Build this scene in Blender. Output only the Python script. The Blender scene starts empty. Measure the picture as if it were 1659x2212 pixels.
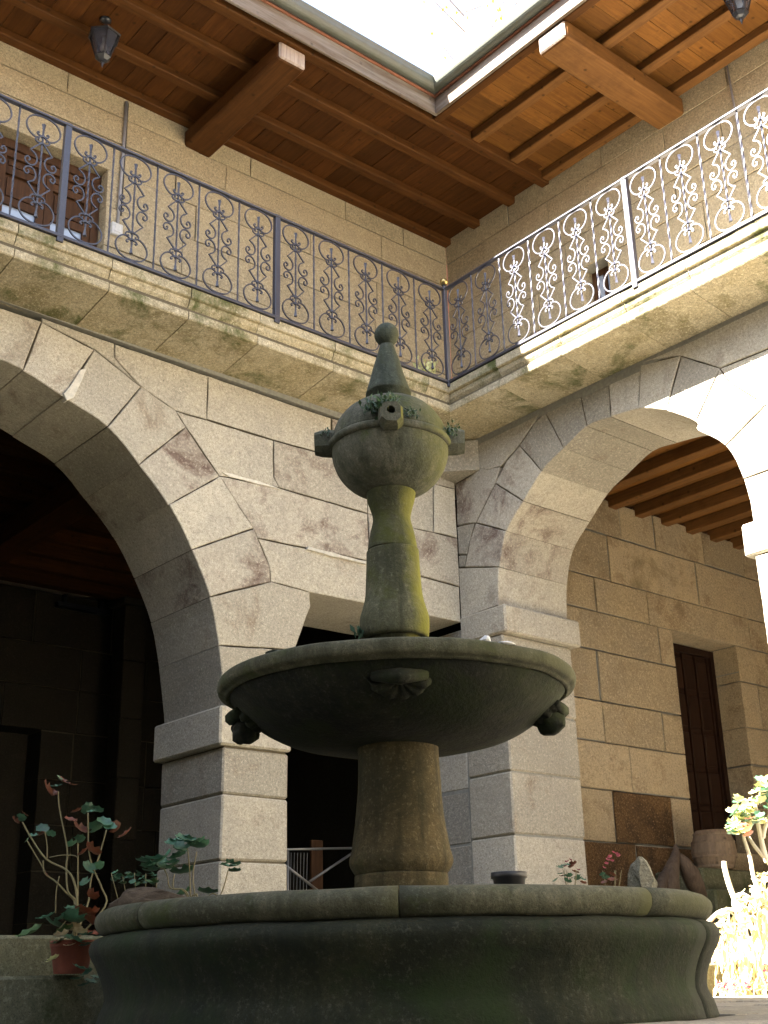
import bpy, bmesh, math, random
import numpy as np
from mathutils import Vector, Matrix, noise
random.seed(7)
S = bpy.context.scene
COL = S.collection
R_ = math.radians

# ------------------------------------------------------------------ camera, world, sun, exposure
CAM = np.array([-7.22, -7.467, -5.248])
YAW, PITCH, ROLL, FPX, PW, PH = -0.707, 0.365, -0.026, 2653.9, 1659.0, 2212.0
def _rot(rx, ry, rz):
    cx, sx, cy, sy, cz, sz = math.cos(rx), math.sin(rx), math.cos(ry), math.sin(ry), math.cos(rz), math.sin(rz)
    return (np.array([[cz, -sz, 0], [sz, cz, 0], [0, 0, 1]]) @ np.array([[1, 0, 0], [0, cx, -sx], [0, sx, cx]])
            @ np.array([[cy, -sy, 0], [sy, cy, 0], [0, 0, 1]]))
ROT = _rot(math.pi / 2 + PITCH, ROLL, YAW)
cam = bpy.data.cameras.new('camera')
camo = bpy.data.objects.new('camera', cam); COL.objects.link(camo)
camo.matrix_world = Matrix.Translation(CAM.tolist()) @ Matrix(ROT.tolist()).to_4x4()
cam.sensor_fit = 'HORIZONTAL'; cam.sensor_width = 36.0; cam.lens = FPX / PW * 36.0
cam.clip_start = 0.05; cam.clip_end = 500
S.camera = camo

SUN_DIR = Vector((1.05, -0.22, -1.0)).normalized()          # way the light travels
world = bpy.data.worlds.new('World'); S.world = world; world.use_nodes = True
nt = world.node_tree
sky = nt.nodes.new('ShaderNodeTexSky'); sky.sky_type = 'NISHITA'; sky.sun_disc = False
sky.sun_elevation = math.asin(-SUN_DIR.z); sky.sun_rotation = math.atan2(-SUN_DIR.x, -SUN_DIR.y)
sky.air_density = 1.0; sky.dust_density = 1.0; sky.ozone_density = 1.0
hs = nt.nodes.new('ShaderNodeHueSaturation'); hs.inputs['Saturation'].default_value = 0.68      # thin bright haze
nt.links.new(sky.outputs[0], hs.inputs['Color']); nt.links.new(hs.outputs[0], nt.nodes['Background'].inputs[0])
nt.nodes['Background'].inputs[1].default_value = 0.055
sl = bpy.data.lights.new('sun', 'SUN'); sl.energy = 5.0; sl.angle = R_(0.5); sl.color = (1.0, 0.945, 0.86)
so = bpy.data.objects.new('sun', sl); COL.objects.link(so)
so.rotation_euler = SUN_DIR.to_track_quat('-Z', 'Y').to_euler(); so.location = (-6, 4, 14)
S.view_settings.view_transform = 'Standard'; S.view_settings.look = 'None'
S.view_settings.exposure = 4.08; S.view_settings.gamma = 1.0; S.view_settings.use_curve_mapping = False
S.render.engine = 'CYCLES'
S.cycles.max_bounces = 10; S.cycles.diffuse_bounces = 7; S.cycles.use_denoising = True

# ------------------------------------------------------------------ measuring helpers
def ray(px, py):
    return ROT @ np.array([(px - PW / 2) / FPX, -(py - PH / 2) / FPX, -1.0])
def on(px, py, axis, val):
    d = ray(px, py); i = 'xyz'.index(axis)
    return CAM + (val - CAM[i]) / d[i] * d
def at(px, py, dist):
    d = ray(px, py)
    return CAM + dist / math.hypot(d[0], d[1]) * d

# ------------------------------------------------------------------ object helpers
def thing(name, label, cat, loc=(0, 0, 0), group=None):
    o = bpy.data.objects.new(name, None); o.empty_display_size = 0.1
    COL.objects.link(o); o.location = loc
    o['label'] = label; o['category'] = cat
    if group: o['group'] = group
    return o
def tag(o, label, cat, group=None, kind=None):
    o['label'] = label; o['category'] = cat
    if group: o['group'] = group
    if kind: o['kind'] = kind
    return o
def wloc(o):
    v = Vector(o.location)
    while o.parent: o = o.parent; v += Vector(o.location)
    return v
def obj(name, V, F, mat, parent=None, smooth=False, origin=None, recalc=False):
    V = [Vector(v) for v in V]
    if origin is None:
        origin = sum(V, Vector()) / max(1, len(V))
    origin = Vector(origin)
    me = bpy.data.meshes.new(name)
    me.from_pydata([tuple(v - origin) for v in V], [], F)
    if recalc:
        bm = bmesh.new(); bm.from_mesh(me); bmesh.ops.recalc_face_normals(bm, faces=bm.faces); bm.to_mesh(me); bm.free()
    if smooth: me.polygons.foreach_set('use_smooth', [True] * len(me.polygons))
    if mat: me.materials.append(mat)
    o = bpy.data.objects.new(name, me); COL.objects.link(o)
    if parent:
        o.parent = parent; o.location = origin - wloc(parent)
    else: o.location = origin
    return o
def inst(src, parent, loc, rot=None, scale=None, mat4=None):
    o = src.copy(); COL.objects.link(o); o.parent = parent
    base = wloc(parent) if parent else Vector()
    if mat4 is not None:
        m = mat4.copy(); m.translation = Vector(m.translation) - base; o.matrix_local = m
    else:
        o.location = Vector(loc) - base
        if rot: o.rotation_euler = rot
        if scale: o.scale = scale
    return o
class G:
    """collects geometry for one mesh"""
    def __init__(s): s.V = []; s.F = []
    def add(s, V, F):
        n = len(s.V); s.V += [Vector(v) for v in V]; s.F += [tuple(i + n for i in f) for f in F]; return s
    def box(s, a, b):
        x0, y0, z0 = a; x1, y1, z1 = b
        return s.add([(x0, y0, z0), (x1, y0, z0), (x1, y1, z0), (x0, y1, z0), (x0, y0, z1), (x1, y0, z1), (x1, y1, z1), (x0, y1, z1)],
                     [(0, 3, 2, 1), (4, 5, 6, 7), (0, 1, 5, 4), (1, 2, 6, 5), (2, 3, 7, 6), (3, 0, 4, 7)])
    def tube(s, pts, rad, n=6, cap=True, flat=1.0, twist=0.0, up=None):
        pts = [Vector(p) for p in pts]; m = len(pts)
        if not hasattr(rad, '__len__'): rad = [rad] * m
        V = []; F = []
        t0 = (pts[1] - pts[0]).normalized()
        nrm = Vector(up) if up is not None else t0.orthogonal().normalized()
        for i in range(m):
            t = (pts[min(i + 1, m - 1)] - pts[max(i - 1, 0)])
            t = t.normalized() if t.length > 1e-9 else t0
            nrm = (nrm - t * nrm.dot(t))
            nrm = nrm.normalized() if nrm.length > 1e-6 else t.orthogonal().normalized()
            b = t.cross(nrm)
            for k in range(n):
                a = 2 * math.pi * (k + .5) / n + twist * i
                V.append(pts[i] + (nrm * math.cos(a) * flat + b * math.sin(a)) * rad[i])
        for i in range(m - 1):
            for k in range(n):
                k2 = (k + 1) % n
                F.append((i * n + k, i * n + k2, (i + 1) * n + k2, (i + 1) * n + k))
        if cap:
            F.append(tuple(range(n))[::-1]); F.append(tuple((m - 1) * n + k for k in range(n)))
        return s.add(V, F)
    def lathe(s, prof, n=48, c=(0, 0), cap=True):
        V = []; F = []
        for r, z in prof:
            for k in range(n):
                a = 2 * math.pi * k / n
                V.append((c[0] + r * math.cos(a), c[1] + r * math.sin(a), z))
        m = len(prof)
        for i in range(m - 1):
            for k in range(n):
                k2 = (k + 1) % n
                F.append((i * n + k, i * n + k2, (i + 1) * n + k2, (i + 1) * n + k))
        if cap:
            F.append(tuple(range(n))[::-1]); F.append(tuple((m - 1) * n + k for k in range(n)))
        return s.add(V, F)
    def wobble(s, amp, freq=6.0, seed=0.0):
        for i, v in enumerate(s.V):
            s.V[i] = v + noise.noise_vector(v * freq + Vector((seed, seed * 1.7, 3))) * amp
        return s
    def make(s, name, mat, parent=None, smooth=False, origin=None, recalc=True):
        return obj(name, s.V, s.F, mat, parent, smooth, origin, recalc)
def bevbox(a, b, ch=0.008, jit=0.0):
    """box with chamfered edges (convex hull of 24 corners)"""
    bm = bmesh.new()
    lo = Vector(a); hi = Vector(b)
    for ix in (0, 1):
        for iy in (0, 1):
            for iz in (0, 1):
                c = Vector((hi.x if ix else lo.x, hi.y if iy else lo.y, hi.z if iz else lo.z))
                sg = Vector((-1 if ix else 1, -1 if iy else 1, -1 if iz else 1))
                j = Vector([random.uniform(-jit, jit) for _ in range(3)])
                for ax in range(3):
                    p = c.copy()
                    for k in range(3):
                        if k != ax: p[k] += sg[k] * ch
                    bm.verts.new(p + j)
    r = bmesh.ops.convex_hull(bm, input=bm.verts)
    bmesh.ops.dissolve_limit(bm, angle_limit=0.02, verts=bm.verts, edges=bm.edges)
    bm.verts.index_update()
    V = [v.co.copy() for v in bm.verts]; F = [tuple(v.index for v in f.verts) for f in bm.faces]
    bm.free(); return V, F
def block(name, a, b, mat, parent, ch=0.008, jit=0.003):
    V, F = bevbox(a, b, ch, jit)
    return obj(name, V, F, mat, parent)
def smooth_path(pts, n=4):
    pts = [Vector(p) for p in pts]; out = []
    for i in range(len(pts) - 1):
        p0 = pts[max(i - 1, 0)]; p1 = pts[i]; p2 = pts[i + 1]; p3 = pts[min(i + 2, len(pts) - 1)]
        for k in range(n):
            t = k / n
            out.append(0.5 * ((2 * p1) + (p2 - p0) * t + (2 * p0 - 5 * p1 + 4 * p2 - p3) * t * t + (3 * p1 - p0 - 3 * p2 + p3) * t ** 3))
    out.append(pts[-1]); return out

# ------------------------------------------------------------------ materials
def nodes(name):
    m = bpy.data.materials.new(name); m.use_nodes = True
    t = m.node_tree; return m, t, t.nodes['Principled BSDF']
def N(t, typ, **kw):
    n = t.nodes.new(typ)
    for k, v in kw.items():
        if k in n.inputs: n.inputs[k].default_value = v
        else: setattr(n, k, v)
    return n
def ramp(t, fac, stops):
    r = t.nodes.new('ShaderNodeValToRGB'); e = r.color_ramp.elements
    while len(e) < len(stops): e.new(0.5)
    for i, (p, c) in enumerate(stops):
        e[i].position = p; e[i].color = (*c, 1) if hasattr(c, '__len__') else (c, c, c, 1)
    t.links.new(fac, r.inputs[0]); return r.outputs[0]
def mixc(t, fac, a, b, mode='MIX'):
    n = t.nodes.new('ShaderNodeMix'); n.data_type = 'RGBA'; n.blend_type = mode
    for i, x in ((0, fac), (6, a), (7, b)):
        if hasattr(x, 'is_output'): t.links.new(x, n.inputs[i])
        elif i == 0: n.inputs[0].default_value = x
        else: n.inputs[i].default_value = (*x, 1) if hasattr(x, '__len__') else (x, x, x, 1)
    return n.outputs[2]
def tex(t, vec, scale, detail=4, rough=0.6, dist=0.0):
    n = N(t, 'ShaderNodeTexNoise', Scale=scale, Detail=detail, Roughness=rough, Distortion=dist)
    t.links.new(vec, n.inputs['Vector']); return n.outputs[0]
def coords(t, per_object=True, scale=(1, 1, 1)):
    tc = t.nodes.new('ShaderNodeTexCoord'); v = tc.outputs['Object']
    mp = t.nodes.new('ShaderNodeMapping'); mp.inputs['Scale'].default_value = scale
    t.links.new(v, mp.inputs['Vector']); v = mp.outputs[0]
    oi = t.nodes.new('ShaderNodeObjectInfo')
    if per_object:
        mul = N(t, 'ShaderNodeVectorMath', operation='ADD')
        sc = N(t, 'ShaderNodeMath', operation='MULTIPLY'); sc.inputs[1].default_value = 57.0
        t.links.new(oi.outputs['Random'], sc.inputs[0])
        t.links.new(v, mul.inputs[0]); t.links.new(sc.outputs[0], mul.inputs[1]); v = mul.outputs[0]
    return v, oi.outputs['Random']
def bump(t, bsdf, h, strength, dist):
    b = N(t, 'ShaderNodeBump', Strength=strength, Distance=dist)
    t.links.new(h, b.inputs['Height']); t.links.new(b.outputs[0], bsdf.inputs['Normal'])

def granite(name, ca, cb, stain=(0.16, 0.10, 0.07), stain_amt=0.5, stain_lo=0.60, moss=None, moss_lo=0.6, moss_scale=1.3,
            speck=0.5, grain=90.0, var=0.25, rough=0.9, bmp=0.6, per_object=True, flank_light=None, streak=0.0):
    m, t, b = nodes(name)
    v, rnd = coords(t, per_object)
    c = mixc(t, ramp(t, tex(t, v, 1.7, 5, 0.65), [(0.35, 0), (0.68, 1)]), ca, cb)
    # per-stone tone
    tone = ramp(t, rnd, [(0.0, 1 - var), (0.5, 1.0), (1.0, 1 + var * 0.6)])
    c = mixc(t, 1.0, c, tone, 'MULTIPLY')
    if stain_amt > 0:
        # rusty cloud-shaped stains
        sf = ramp(t, tex(t, v, 2.1, 6, 0.7, 0.4), [(stain_lo, 0), (stain_lo + 0.16, stain_amt)])
        c = mixc(t, sf, c, stain)
    # lichen greys / dirt
    c = mixc(t, ramp(t, tex(t, v, 9.0, 6, 0.75), [(0.42, 0.0), (0.75, 0.35)]), c, tuple(x * 0.55 for x in ca))
    # crystal grains in two sizes
    gn = tex(t, v, grain * 0.5, 3, 0.85)
    c = mixc(t, ramp(t, gn, [(0.33, speck), (0.47, 0.0)]), c, tuple(x * 0.30 for x in ca))
    c = mixc(t, ramp(t, gn, [(0.54, 0.0), (0.68, speck)]), c, tuple(min(0.75, x * 1.55 + 0.05) for x in ca))
    g2 = tex(t, v, grain * 1.6, 1, 0.8)
    c = mixc(t, ramp(t, g2, [(0.34, speck * 1.2), (0.44, 0.0)]), c, tuple(x * 0.25 for x in ca))
    if streak:
        v3, _ = coords(t, per_object, (8, 8, 0.5))
        c = mixc(t, ramp(t, tex(t, v3, 1.6, 5, 0.7), [(0.42, 0.0), (0.62, streak)]), c, stain)
    if moss:
        mf = ramp(t, tex(t, v, moss_scale, 7, 0.72, 0.3), [(moss_lo, 0), (moss_lo + 0.15, 0.9)])
        c = mixc(t, mf, c, moss)
    if flank_light:                                        # bounce light painted on one flank as mossy yellow-green
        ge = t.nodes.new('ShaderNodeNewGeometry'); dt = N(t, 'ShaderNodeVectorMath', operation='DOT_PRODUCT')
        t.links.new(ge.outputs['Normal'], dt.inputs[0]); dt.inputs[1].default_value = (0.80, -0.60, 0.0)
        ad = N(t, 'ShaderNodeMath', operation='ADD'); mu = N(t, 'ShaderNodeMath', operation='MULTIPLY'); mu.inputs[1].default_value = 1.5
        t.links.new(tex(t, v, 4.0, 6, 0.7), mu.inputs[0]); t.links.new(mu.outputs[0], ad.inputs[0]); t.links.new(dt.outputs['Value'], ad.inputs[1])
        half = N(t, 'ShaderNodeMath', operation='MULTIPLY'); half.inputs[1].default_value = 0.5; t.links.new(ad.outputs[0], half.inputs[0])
        c = mixc(t, ramp(t, half.outputs[0], [(0.52, 0.0), (0.92, 0.95)]), c, flank_light)
    t.links.new(c, b.inputs['Base Color']); b.inputs['Roughness'].default_value = rough
    b.inputs['Specular IOR Level'].default_value = 0.25
    h = mixc(t, 0.5, tex(t, v, grain * 0.45, 3, 0.7), tex(t, v, 14.0, 5, 0.65))
    bump(t, b, h, bmp, 0.012)
    return m
def wood(name, ca, cb, axis, rough=0.62, var=0.28, bmp=0.25, wear=None):
    m, t, b = nodes(name)
    sc = [9, 9, 9]; sc['xyz'.index(axis)] = 0.55
    v, rnd = coords(t, True, sc)
    g = tex(t, v, 3.2, 6, 0.65, 0.6)
    c = mixc(t, ramp(t, g, [(0.32, 0), (0.68, 1)]), ca, cb)
    tone = ramp(t, rnd, [(0.0, 1 - var), (0.5, 1.0), (1.0, 1 + var * 0.7)])
    c = mixc(t, 1.0, c, tone, 'MULTIPLY')
    v2, _ = coords(t, True)
    c = mixc(t, ramp(t, tex(t, v2, 4.5, 5, 0.7), [(0.5, 0), (0.75, 0.55)]), c, tuple(x * 0.35 for x in ca))
    vo = N(t, 'ShaderNodeTexVoronoi', Scale=7.0); t.links.new(v2, vo.inputs['Vector'])
    c = mixc(t, ramp(t, vo.outputs['Distance'], [(0.05, 0.8), (0.17, 0.0)]), c, tuple(x * 0.22 for x in ca))
    if wear: c = mixc(t, ramp(t, tex(t, v, 2.0, 4, 0.7), [(0.4, 0.0), (0.65, 0.8)]), c, wear)
    t.links.new(c, b.inputs['Base Color']); b.inputs['Roughness'].default_value = rough
    b.inputs['Specular IOR Level'].default_value = 0.12
    bump(t, b, g, bmp, 0.006); return m
def plain(name, c, rough=0.6, metal=0.0, var=0.15, nscale=12.0, c2=None, bmp=0.15, spec=0.5):
    m, t, b = nodes(name); v, rnd = coords(t)
    col = mixc(t, ramp(t, tex(t, v, nscale, 5, 0.7), [(0.35, 0), (0.7, 1)]), c, c2 or tuple(x * 0.7 for x in c))
    col = mixc(t, 1.0, col, ramp(t, rnd, [(0, 1 - var), (1, 1 + var)]), 'MULTIPLY')
    t.links.new(col, b.inputs['Base Color']); b.inputs['Roughness'].default_value = rough
    b.inputs['Metallic'].default_value = metal; b.inputs['Specular IOR Level'].default_value = spec
    if bmp: bump(t, b, tex(t, v, nscale * 4, 3, 0.7), bmp, 0.004)
    return m
def leafmat(name, c, c2, trans=0.3):
    m, t, b = nodes(name); v, rnd = coords(t)
    col = mixc(t, ramp(t, tex(t, v, 40, 3, 0.6), [(0.35, 0), (0.7, 1)]), c, c2)
    col = mixc(t, 1.0, col, ramp(t, rnd, [(0, 0.65), (1, 1.35)]), 'MULTIPLY')
    t.links.new(col, b.inputs['Base Color']); b.inputs['Roughness'].default_value = 0.5
    tr = t.nodes.new('ShaderNodeBsdfTranslucent'); t.links.new(col, tr.inputs[0])
    mx = t.nodes.new('ShaderNodeMixShader'); mx.inputs[0].default_value = trans
    t.links.new(b.outputs[0], mx.inputs[1]); t.links.new(tr.outputs[0], mx.inputs[2])
    t.links.new(mx.outputs[0], t.nodes['Material Output'].inputs[0]); return m

M = {}
M['facade'] = granite('facade granite', (0.45, 0.405, 0.315), (0.38, 0.345, 0.28), stain=(0.19, 0.135, 0.09), stain_amt=0.8, stain_lo=0.57, speck=0.46, bmp=0.9, var=0.30)
M['facade_stained'] = granite('rust clouded granite', (0.45, 0.40, 0.315), (0.38, 0.345, 0.28), stain=(0.12, 0.07, 0.055), stain_amt=0.95, stain_lo=0.50, speck=0.46, bmp=0.9, var=0.15)
M['endwall'] = granite('arcade wall granite', (0.38, 0.295, 0.175), (0.31, 0.25, 0.165), stain=(0.16, 0.10, 0.05), stain_amt=0.75, stain_lo=0.53, speck=0.5, bmp=0.8, moss=(0.14, 0.105, 0.05), moss_lo=0.60)
M['rust'] = granite('rust coloured granite', (0.15, 0.085, 0.032), (0.075, 0.042, 0.017), stain=(0.028, 0.016, 0.008), stain_amt=0.85, stain_lo=0.47, speck=0.8, bmp=1.4)
M['upper'] = granite('gallery wall granite', (0.40, 0.335, 0.215), (0.34, 0.285, 0.19), stain=(0.16, 0.12, 0.07), stain_amt=0.4, stain_lo=0.60, speck=0.6, var=0.10, bmp=1.0, moss=(0.17, 0.155, 0.055), moss_lo=0.66)
M['cornice'] = granite('cornice granite', (0.43, 0.375, 0.26), (0.36, 0.295, 0.165), stain=(0.13, 0.105, 0.035), stain_amt=0.8, stain_lo=0.50, moss=(0.045, 0.06, 0.008), moss_lo=0.505, moss_scale=1.9, speck=0.6, var=0.12, bmp=0.9)
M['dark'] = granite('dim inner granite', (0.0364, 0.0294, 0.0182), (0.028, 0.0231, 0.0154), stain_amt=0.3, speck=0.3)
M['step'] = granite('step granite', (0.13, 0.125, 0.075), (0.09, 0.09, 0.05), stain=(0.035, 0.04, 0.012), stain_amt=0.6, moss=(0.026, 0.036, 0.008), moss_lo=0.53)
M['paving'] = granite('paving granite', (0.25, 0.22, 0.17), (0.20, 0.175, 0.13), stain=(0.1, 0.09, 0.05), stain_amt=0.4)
M['bounce_floor'] = granite('pale bounce floor', (0.66, 0.60, 0.50), (0.60, 0.54, 0.45), var=0.05)  # unseen floors made pale to bounce light onto walls and ceilings
M['mortar'] = plain('grey mortar', (0.28, 0.27, 0.23), 0.95, nscale=30, spec=0.1)
M['mortar_dark'] = plain('old dark mortar', (0.15, 0.125, 0.085), 0.95, nscale=30, spec=0.1)
M['lime'] = plain('pale lime patch', (0.62, 0.58, 0.49), 0.95, nscale=30, spec=0.1)
FK = dict(streak=0.75, per_object=True, var=0.1, speck=0.4, grain=120.0, bmp=0.55)
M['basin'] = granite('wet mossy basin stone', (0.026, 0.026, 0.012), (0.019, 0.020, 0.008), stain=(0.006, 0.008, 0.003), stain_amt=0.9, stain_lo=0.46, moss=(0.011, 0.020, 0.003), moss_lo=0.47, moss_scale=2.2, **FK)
M['rim'] = granite('weathered rim stone', (0.09477, 0.08845, 0.05307), (0.0695, 0.06698, 0.03917), stain=(0.03033, 0.03159, 0.01516), stain_amt=0.75, stain_lo=0.47, moss=(0.03791, 0.04802, 0.01011), moss_lo=0.55, moss_scale=4.0, flank_light=(0.04505, 0.04505, 0.01287), **FK)
M['bowl'] = granite('mossy bowl stone', (0.02484, 0.02415, 0.01311), (0.01656, 0.01725, 0.00759), stain=(0.00414, 0.00483, 0.00276), stain_amt=0.9, stain_lo=0.42, moss=(0.01104, 0.01656, 0.00207), moss_lo=0.48, moss_scale=2.6, flank_light=(0.01925, 0.02475, 0.0033), **FK)
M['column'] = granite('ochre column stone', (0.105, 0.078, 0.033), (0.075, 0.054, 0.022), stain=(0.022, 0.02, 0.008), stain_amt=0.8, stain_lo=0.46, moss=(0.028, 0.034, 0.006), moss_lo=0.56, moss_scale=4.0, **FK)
M['baluster'] = granite('mossy baluster stone', (0.0975, 0.09157, 0.05087), (0.06783, 0.06783, 0.03562), stain=(0.02374, 0.02713, 0.01272), stain_amt=0.75, stain_lo=0.47, moss=(0.04663, 0.05256, 0.006783), moss_lo=0.49, moss_scale=3.6, flank_light=(0.1486, 0.1408, 0.01408), **FK)
M['globe'] = granite('grey green globe stone', (0.1066, 0.1028, 0.0714), (0.07616, 0.07616, 0.05236), stain=(0.02856, 0.03332, 0.01714), stain_amt=0.7, stain_lo=0.47, moss=(0.04284, 0.05331, 0.00952), moss_lo=0.54, moss_scale=5.0, flank_light=(0.0945, 0.09117, 0.0135), **FK)
M['cone'] = granite('green grey finial stone', (0.06435, 0.07425, 0.05445), (0.04785, 0.05775, 0.04125), stain=(0.02063, 0.0264, 0.0165), stain_amt=0.7, stain_lo=0.47, moss=(0.0297, 0.0363, 0.01155), moss_lo=0.58, moss_scale=7.0, flank_light=(0.0567, 0.05355, 0.0189), **FK)
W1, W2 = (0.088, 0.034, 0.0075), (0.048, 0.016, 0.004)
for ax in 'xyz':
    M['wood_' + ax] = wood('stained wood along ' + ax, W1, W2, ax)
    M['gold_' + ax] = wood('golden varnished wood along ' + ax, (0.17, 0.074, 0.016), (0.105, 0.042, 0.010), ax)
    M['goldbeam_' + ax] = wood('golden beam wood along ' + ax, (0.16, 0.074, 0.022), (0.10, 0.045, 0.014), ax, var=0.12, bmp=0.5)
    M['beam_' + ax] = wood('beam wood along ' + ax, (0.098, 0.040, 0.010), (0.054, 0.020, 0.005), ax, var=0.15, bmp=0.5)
    M['fascia_' + ax] = wood('weathered board along ' + ax, (0.15, 0.12, 0.09), (0.09, 0.06, 0.036), ax, var=0.12, wear=(0.21, 0.19, 0.165))
    M['joist_' + ax] = wood('dark joist wood along ' + ax, (0.07, 0.029, 0.010), (0.04, 0.016, 0.006), ax)
M['beam_end'] = wood('grey beam end grain', (0.40, 0.33, 0.27), (0.22, 0.16, 0.12), 'z', var=0.1)
M['door'] = wood('brown varnished door', (0.085, 0.042, 0.02), (0.05, 0.024, 0.012), 'z', rough=0.5, var=0.15)
M['door_dark'] = wood('dark panelled door', (0.024, 0.011, 0.006), (0.015, 0.007, 0.004), 'z', rough=0.6, var=0.15)
M['iron'] = plain('dark painted iron', (0.036, 0.036, 0.052), 0.42, 0.0, 0.1, 60, spec=0.6)
M['brass'] = plain('dull brass', (0.42, 0.31, 0.12), 0.3, 1.0, 0.05, 30)
M['zinc'] = plain('grey zinc gutter', (0.078, 0.088, 0.075), 0.5, 0.0, 0.1, 6, c2=(0.065, 0.068, 0.045))
M['tile'] = plain('red clay tile', (0.30, 0.12, 0.07), 0.9)
M['black'] = plain('black lantern iron', (0.018, 0.02, 0.026), 0.35)
M['white'] = plain('white plastic', (0.72, 0.72, 0.70), 0.5, bmp=0)
M['grey_pipe'] = plain('grey conduit', (0.26, 0.26, 0.28), 0.5)
M['terracotta'] = plain('terracotta', (0.15, 0.035, 0.013), 0.85, nscale=20)
M['blackpot'] = plain('black plastic pot', (0.03, 0.028, 0.028), 0.5)
M['soil'] = plain('soil', (0.05, 0.035, 0.02), 1.0, nscale=60)
M['rock'] = granite('field rock', (0.15, 0.135, 0.095), (0.085, 0.08, 0.055), stain=(0.05, 0.05, 0.025), stain_amt=0.6, stain_lo=0.5, moss=(0.05, 0.055, 0.02), moss_lo=0.55, moss_scale=9, speck=0.5, bmp=1.2)
M['log'] = wood('weathered log', (0.10, 0.075, 0.05), (0.035, 0.026, 0.017), 'x', rough=0.9, bmp=1.5)
M['drift'] = wood('dark root wood', (0.085, 0.062, 0.045), (0.04, 0.028, 0.02), 'z', rough=0.8, bmp=1.0)
M['barrel'] = wood('grey barrel staves', (0.20, 0.145, 0.095), (0.12, 0.088, 0.06), 'z', var=0.1)
M['metal_bar'] = plain('dull steel tube', (0.30, 0.29, 0.27), 0.45, 0.6)
M['leaf'] = leafmat('geranium leaf', (0.052, 0.135, 0.070), (0.030, 0.082, 0.048), 0.15)
M['leaf_red'] = leafmat('withered red leaf', (0.15, 0.036, 0.014), (0.10, 0.036, 0.012), 0.1)
M['leaf_sun'] = leafmat('yellow green leaf', (0.46, 0.50, 0.20), (0.55, 0.50, 0.26))
M['leaf_tree'] = leafmat('autumn yellow leaf', (0.45, 0.42, 0.06), (0.35, 0.34, 0.06))
M['dry'] = leafmat('dry straw leaf', (0.72, 0.60, 0.36), (0.50, 0.36, 0.18))
M['pink'] = leafmat('pink petal', (0.36, 0.085, 0.12), (0.28, 0.06, 0.085))
M['stem'] = plain('green brown stem', (0.19, 0.16, 0.07), 0.7)
M['stem_pale'] = plain('pale woody stem', (0.52, 0.46, 0.36), 0.8)
M['moss'] = leafmat('moss', (0.035, 0.075, 0.018), (0.02, 0.05, 0.014), 0.15)
M['bark'] = plain('grey bark', (0.34, 0.32, 0.29), 0.9)
mg, t, b = nodes('lantern glass'); b.inputs['Base Color'].default_value = (0.05, 0.055, 0.075, 1); b.inputs['Roughness'].default_value = 0.12
b.inputs['Alpha'].default_value = 0.68; M['glass'] = mg
mg, t, b = nodes('door glass'); b.inputs['Base Color'].default_value = (0.30, 0.36, 0.46, 1); b.inputs['Roughness'].default_value = 0.04
b.inputs['Specular IOR Level'].default_value = 1.0; M['pane'] = mg
mg, t, b = nodes('basin water'); b.inputs['Base Color'].default_value = (0.02, 0.03, 0.02, 1); b.inputs['Roughness'].default_value = 0.03; M['water'] = mg

# ------------------------------------------------------------------ main measures (metres; z = 0 at the railing's lower bar)
C = 0.566            # lower wall faces: y = C on the left side, x = C on the right side
WT = 0.92            # arcade wall thickness
D = 1.75             # gallery wall faces
GZ = -5.38           # courtyard floor
AF = -5.03           # arcade floor (two low steps up)
def LW(u, v, d): return (u, C + d, v)
def RW(u, v, d): return (C + d, u, v)

# ------------------------------------------------------------------ stones
def offset_poly(P, dist):
    n = len(P); out = []
    for i in range(n):
        p = Vector(P[i]); a = Vector(P[i - 1]); c = Vector(P[(i + 1) % n])
        e1 = (p - a).normalized(); e2 = (c - p).normalized()
        n1 = Vector((-e1.y, e1.x)); n2 = Vector((-e2.y, e2.x))       # inward for ccw
        d1 = dist[i - 1]; d2 = dist[i]
        den = 1 + n1.dot(n2)
        if den < 0.35 or abs(e1.cross(e2)) < 0.12:
            q = p + (n1 * d1 + n2 * d2) * 0.5
        else:
            # solve n1.q = d1, n2.q = d2
            det = n1.x * n2.y - n1.y * n2.x
            qx = (d1 * n2.y - d2 * n1.y) / det; qy = (n1.x * d2 - n2.x * d1) / det
            q = p + Vector((qx, qy))
            lim = 4 * max(abs(d1), abs(d2), 1e-4)
            if (q - p).length > lim: q = p + (q - p).normalized() * lim
        out.append(q)
    return out
def ccw(P):
    a = sum(P[i - 1][0] * P[i][1] - P[i][0] * P[i - 1][1] for i in range(len(P)))
    return list(P) if a > 0 else list(P)[::-1]
def inside(p, P):
    r = False; j = len(P) - 1
    for i in range(len(P)):
        if (P[i][1] > p[1]) != (P[j][1] > p[1]) and p[0] < (P[j][0] - P[i][0]) * (p[1] - P[i][1]) / (P[j][1] - P[i][1]) + P[i][0]: r = not r
        j = i
    return r
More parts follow.
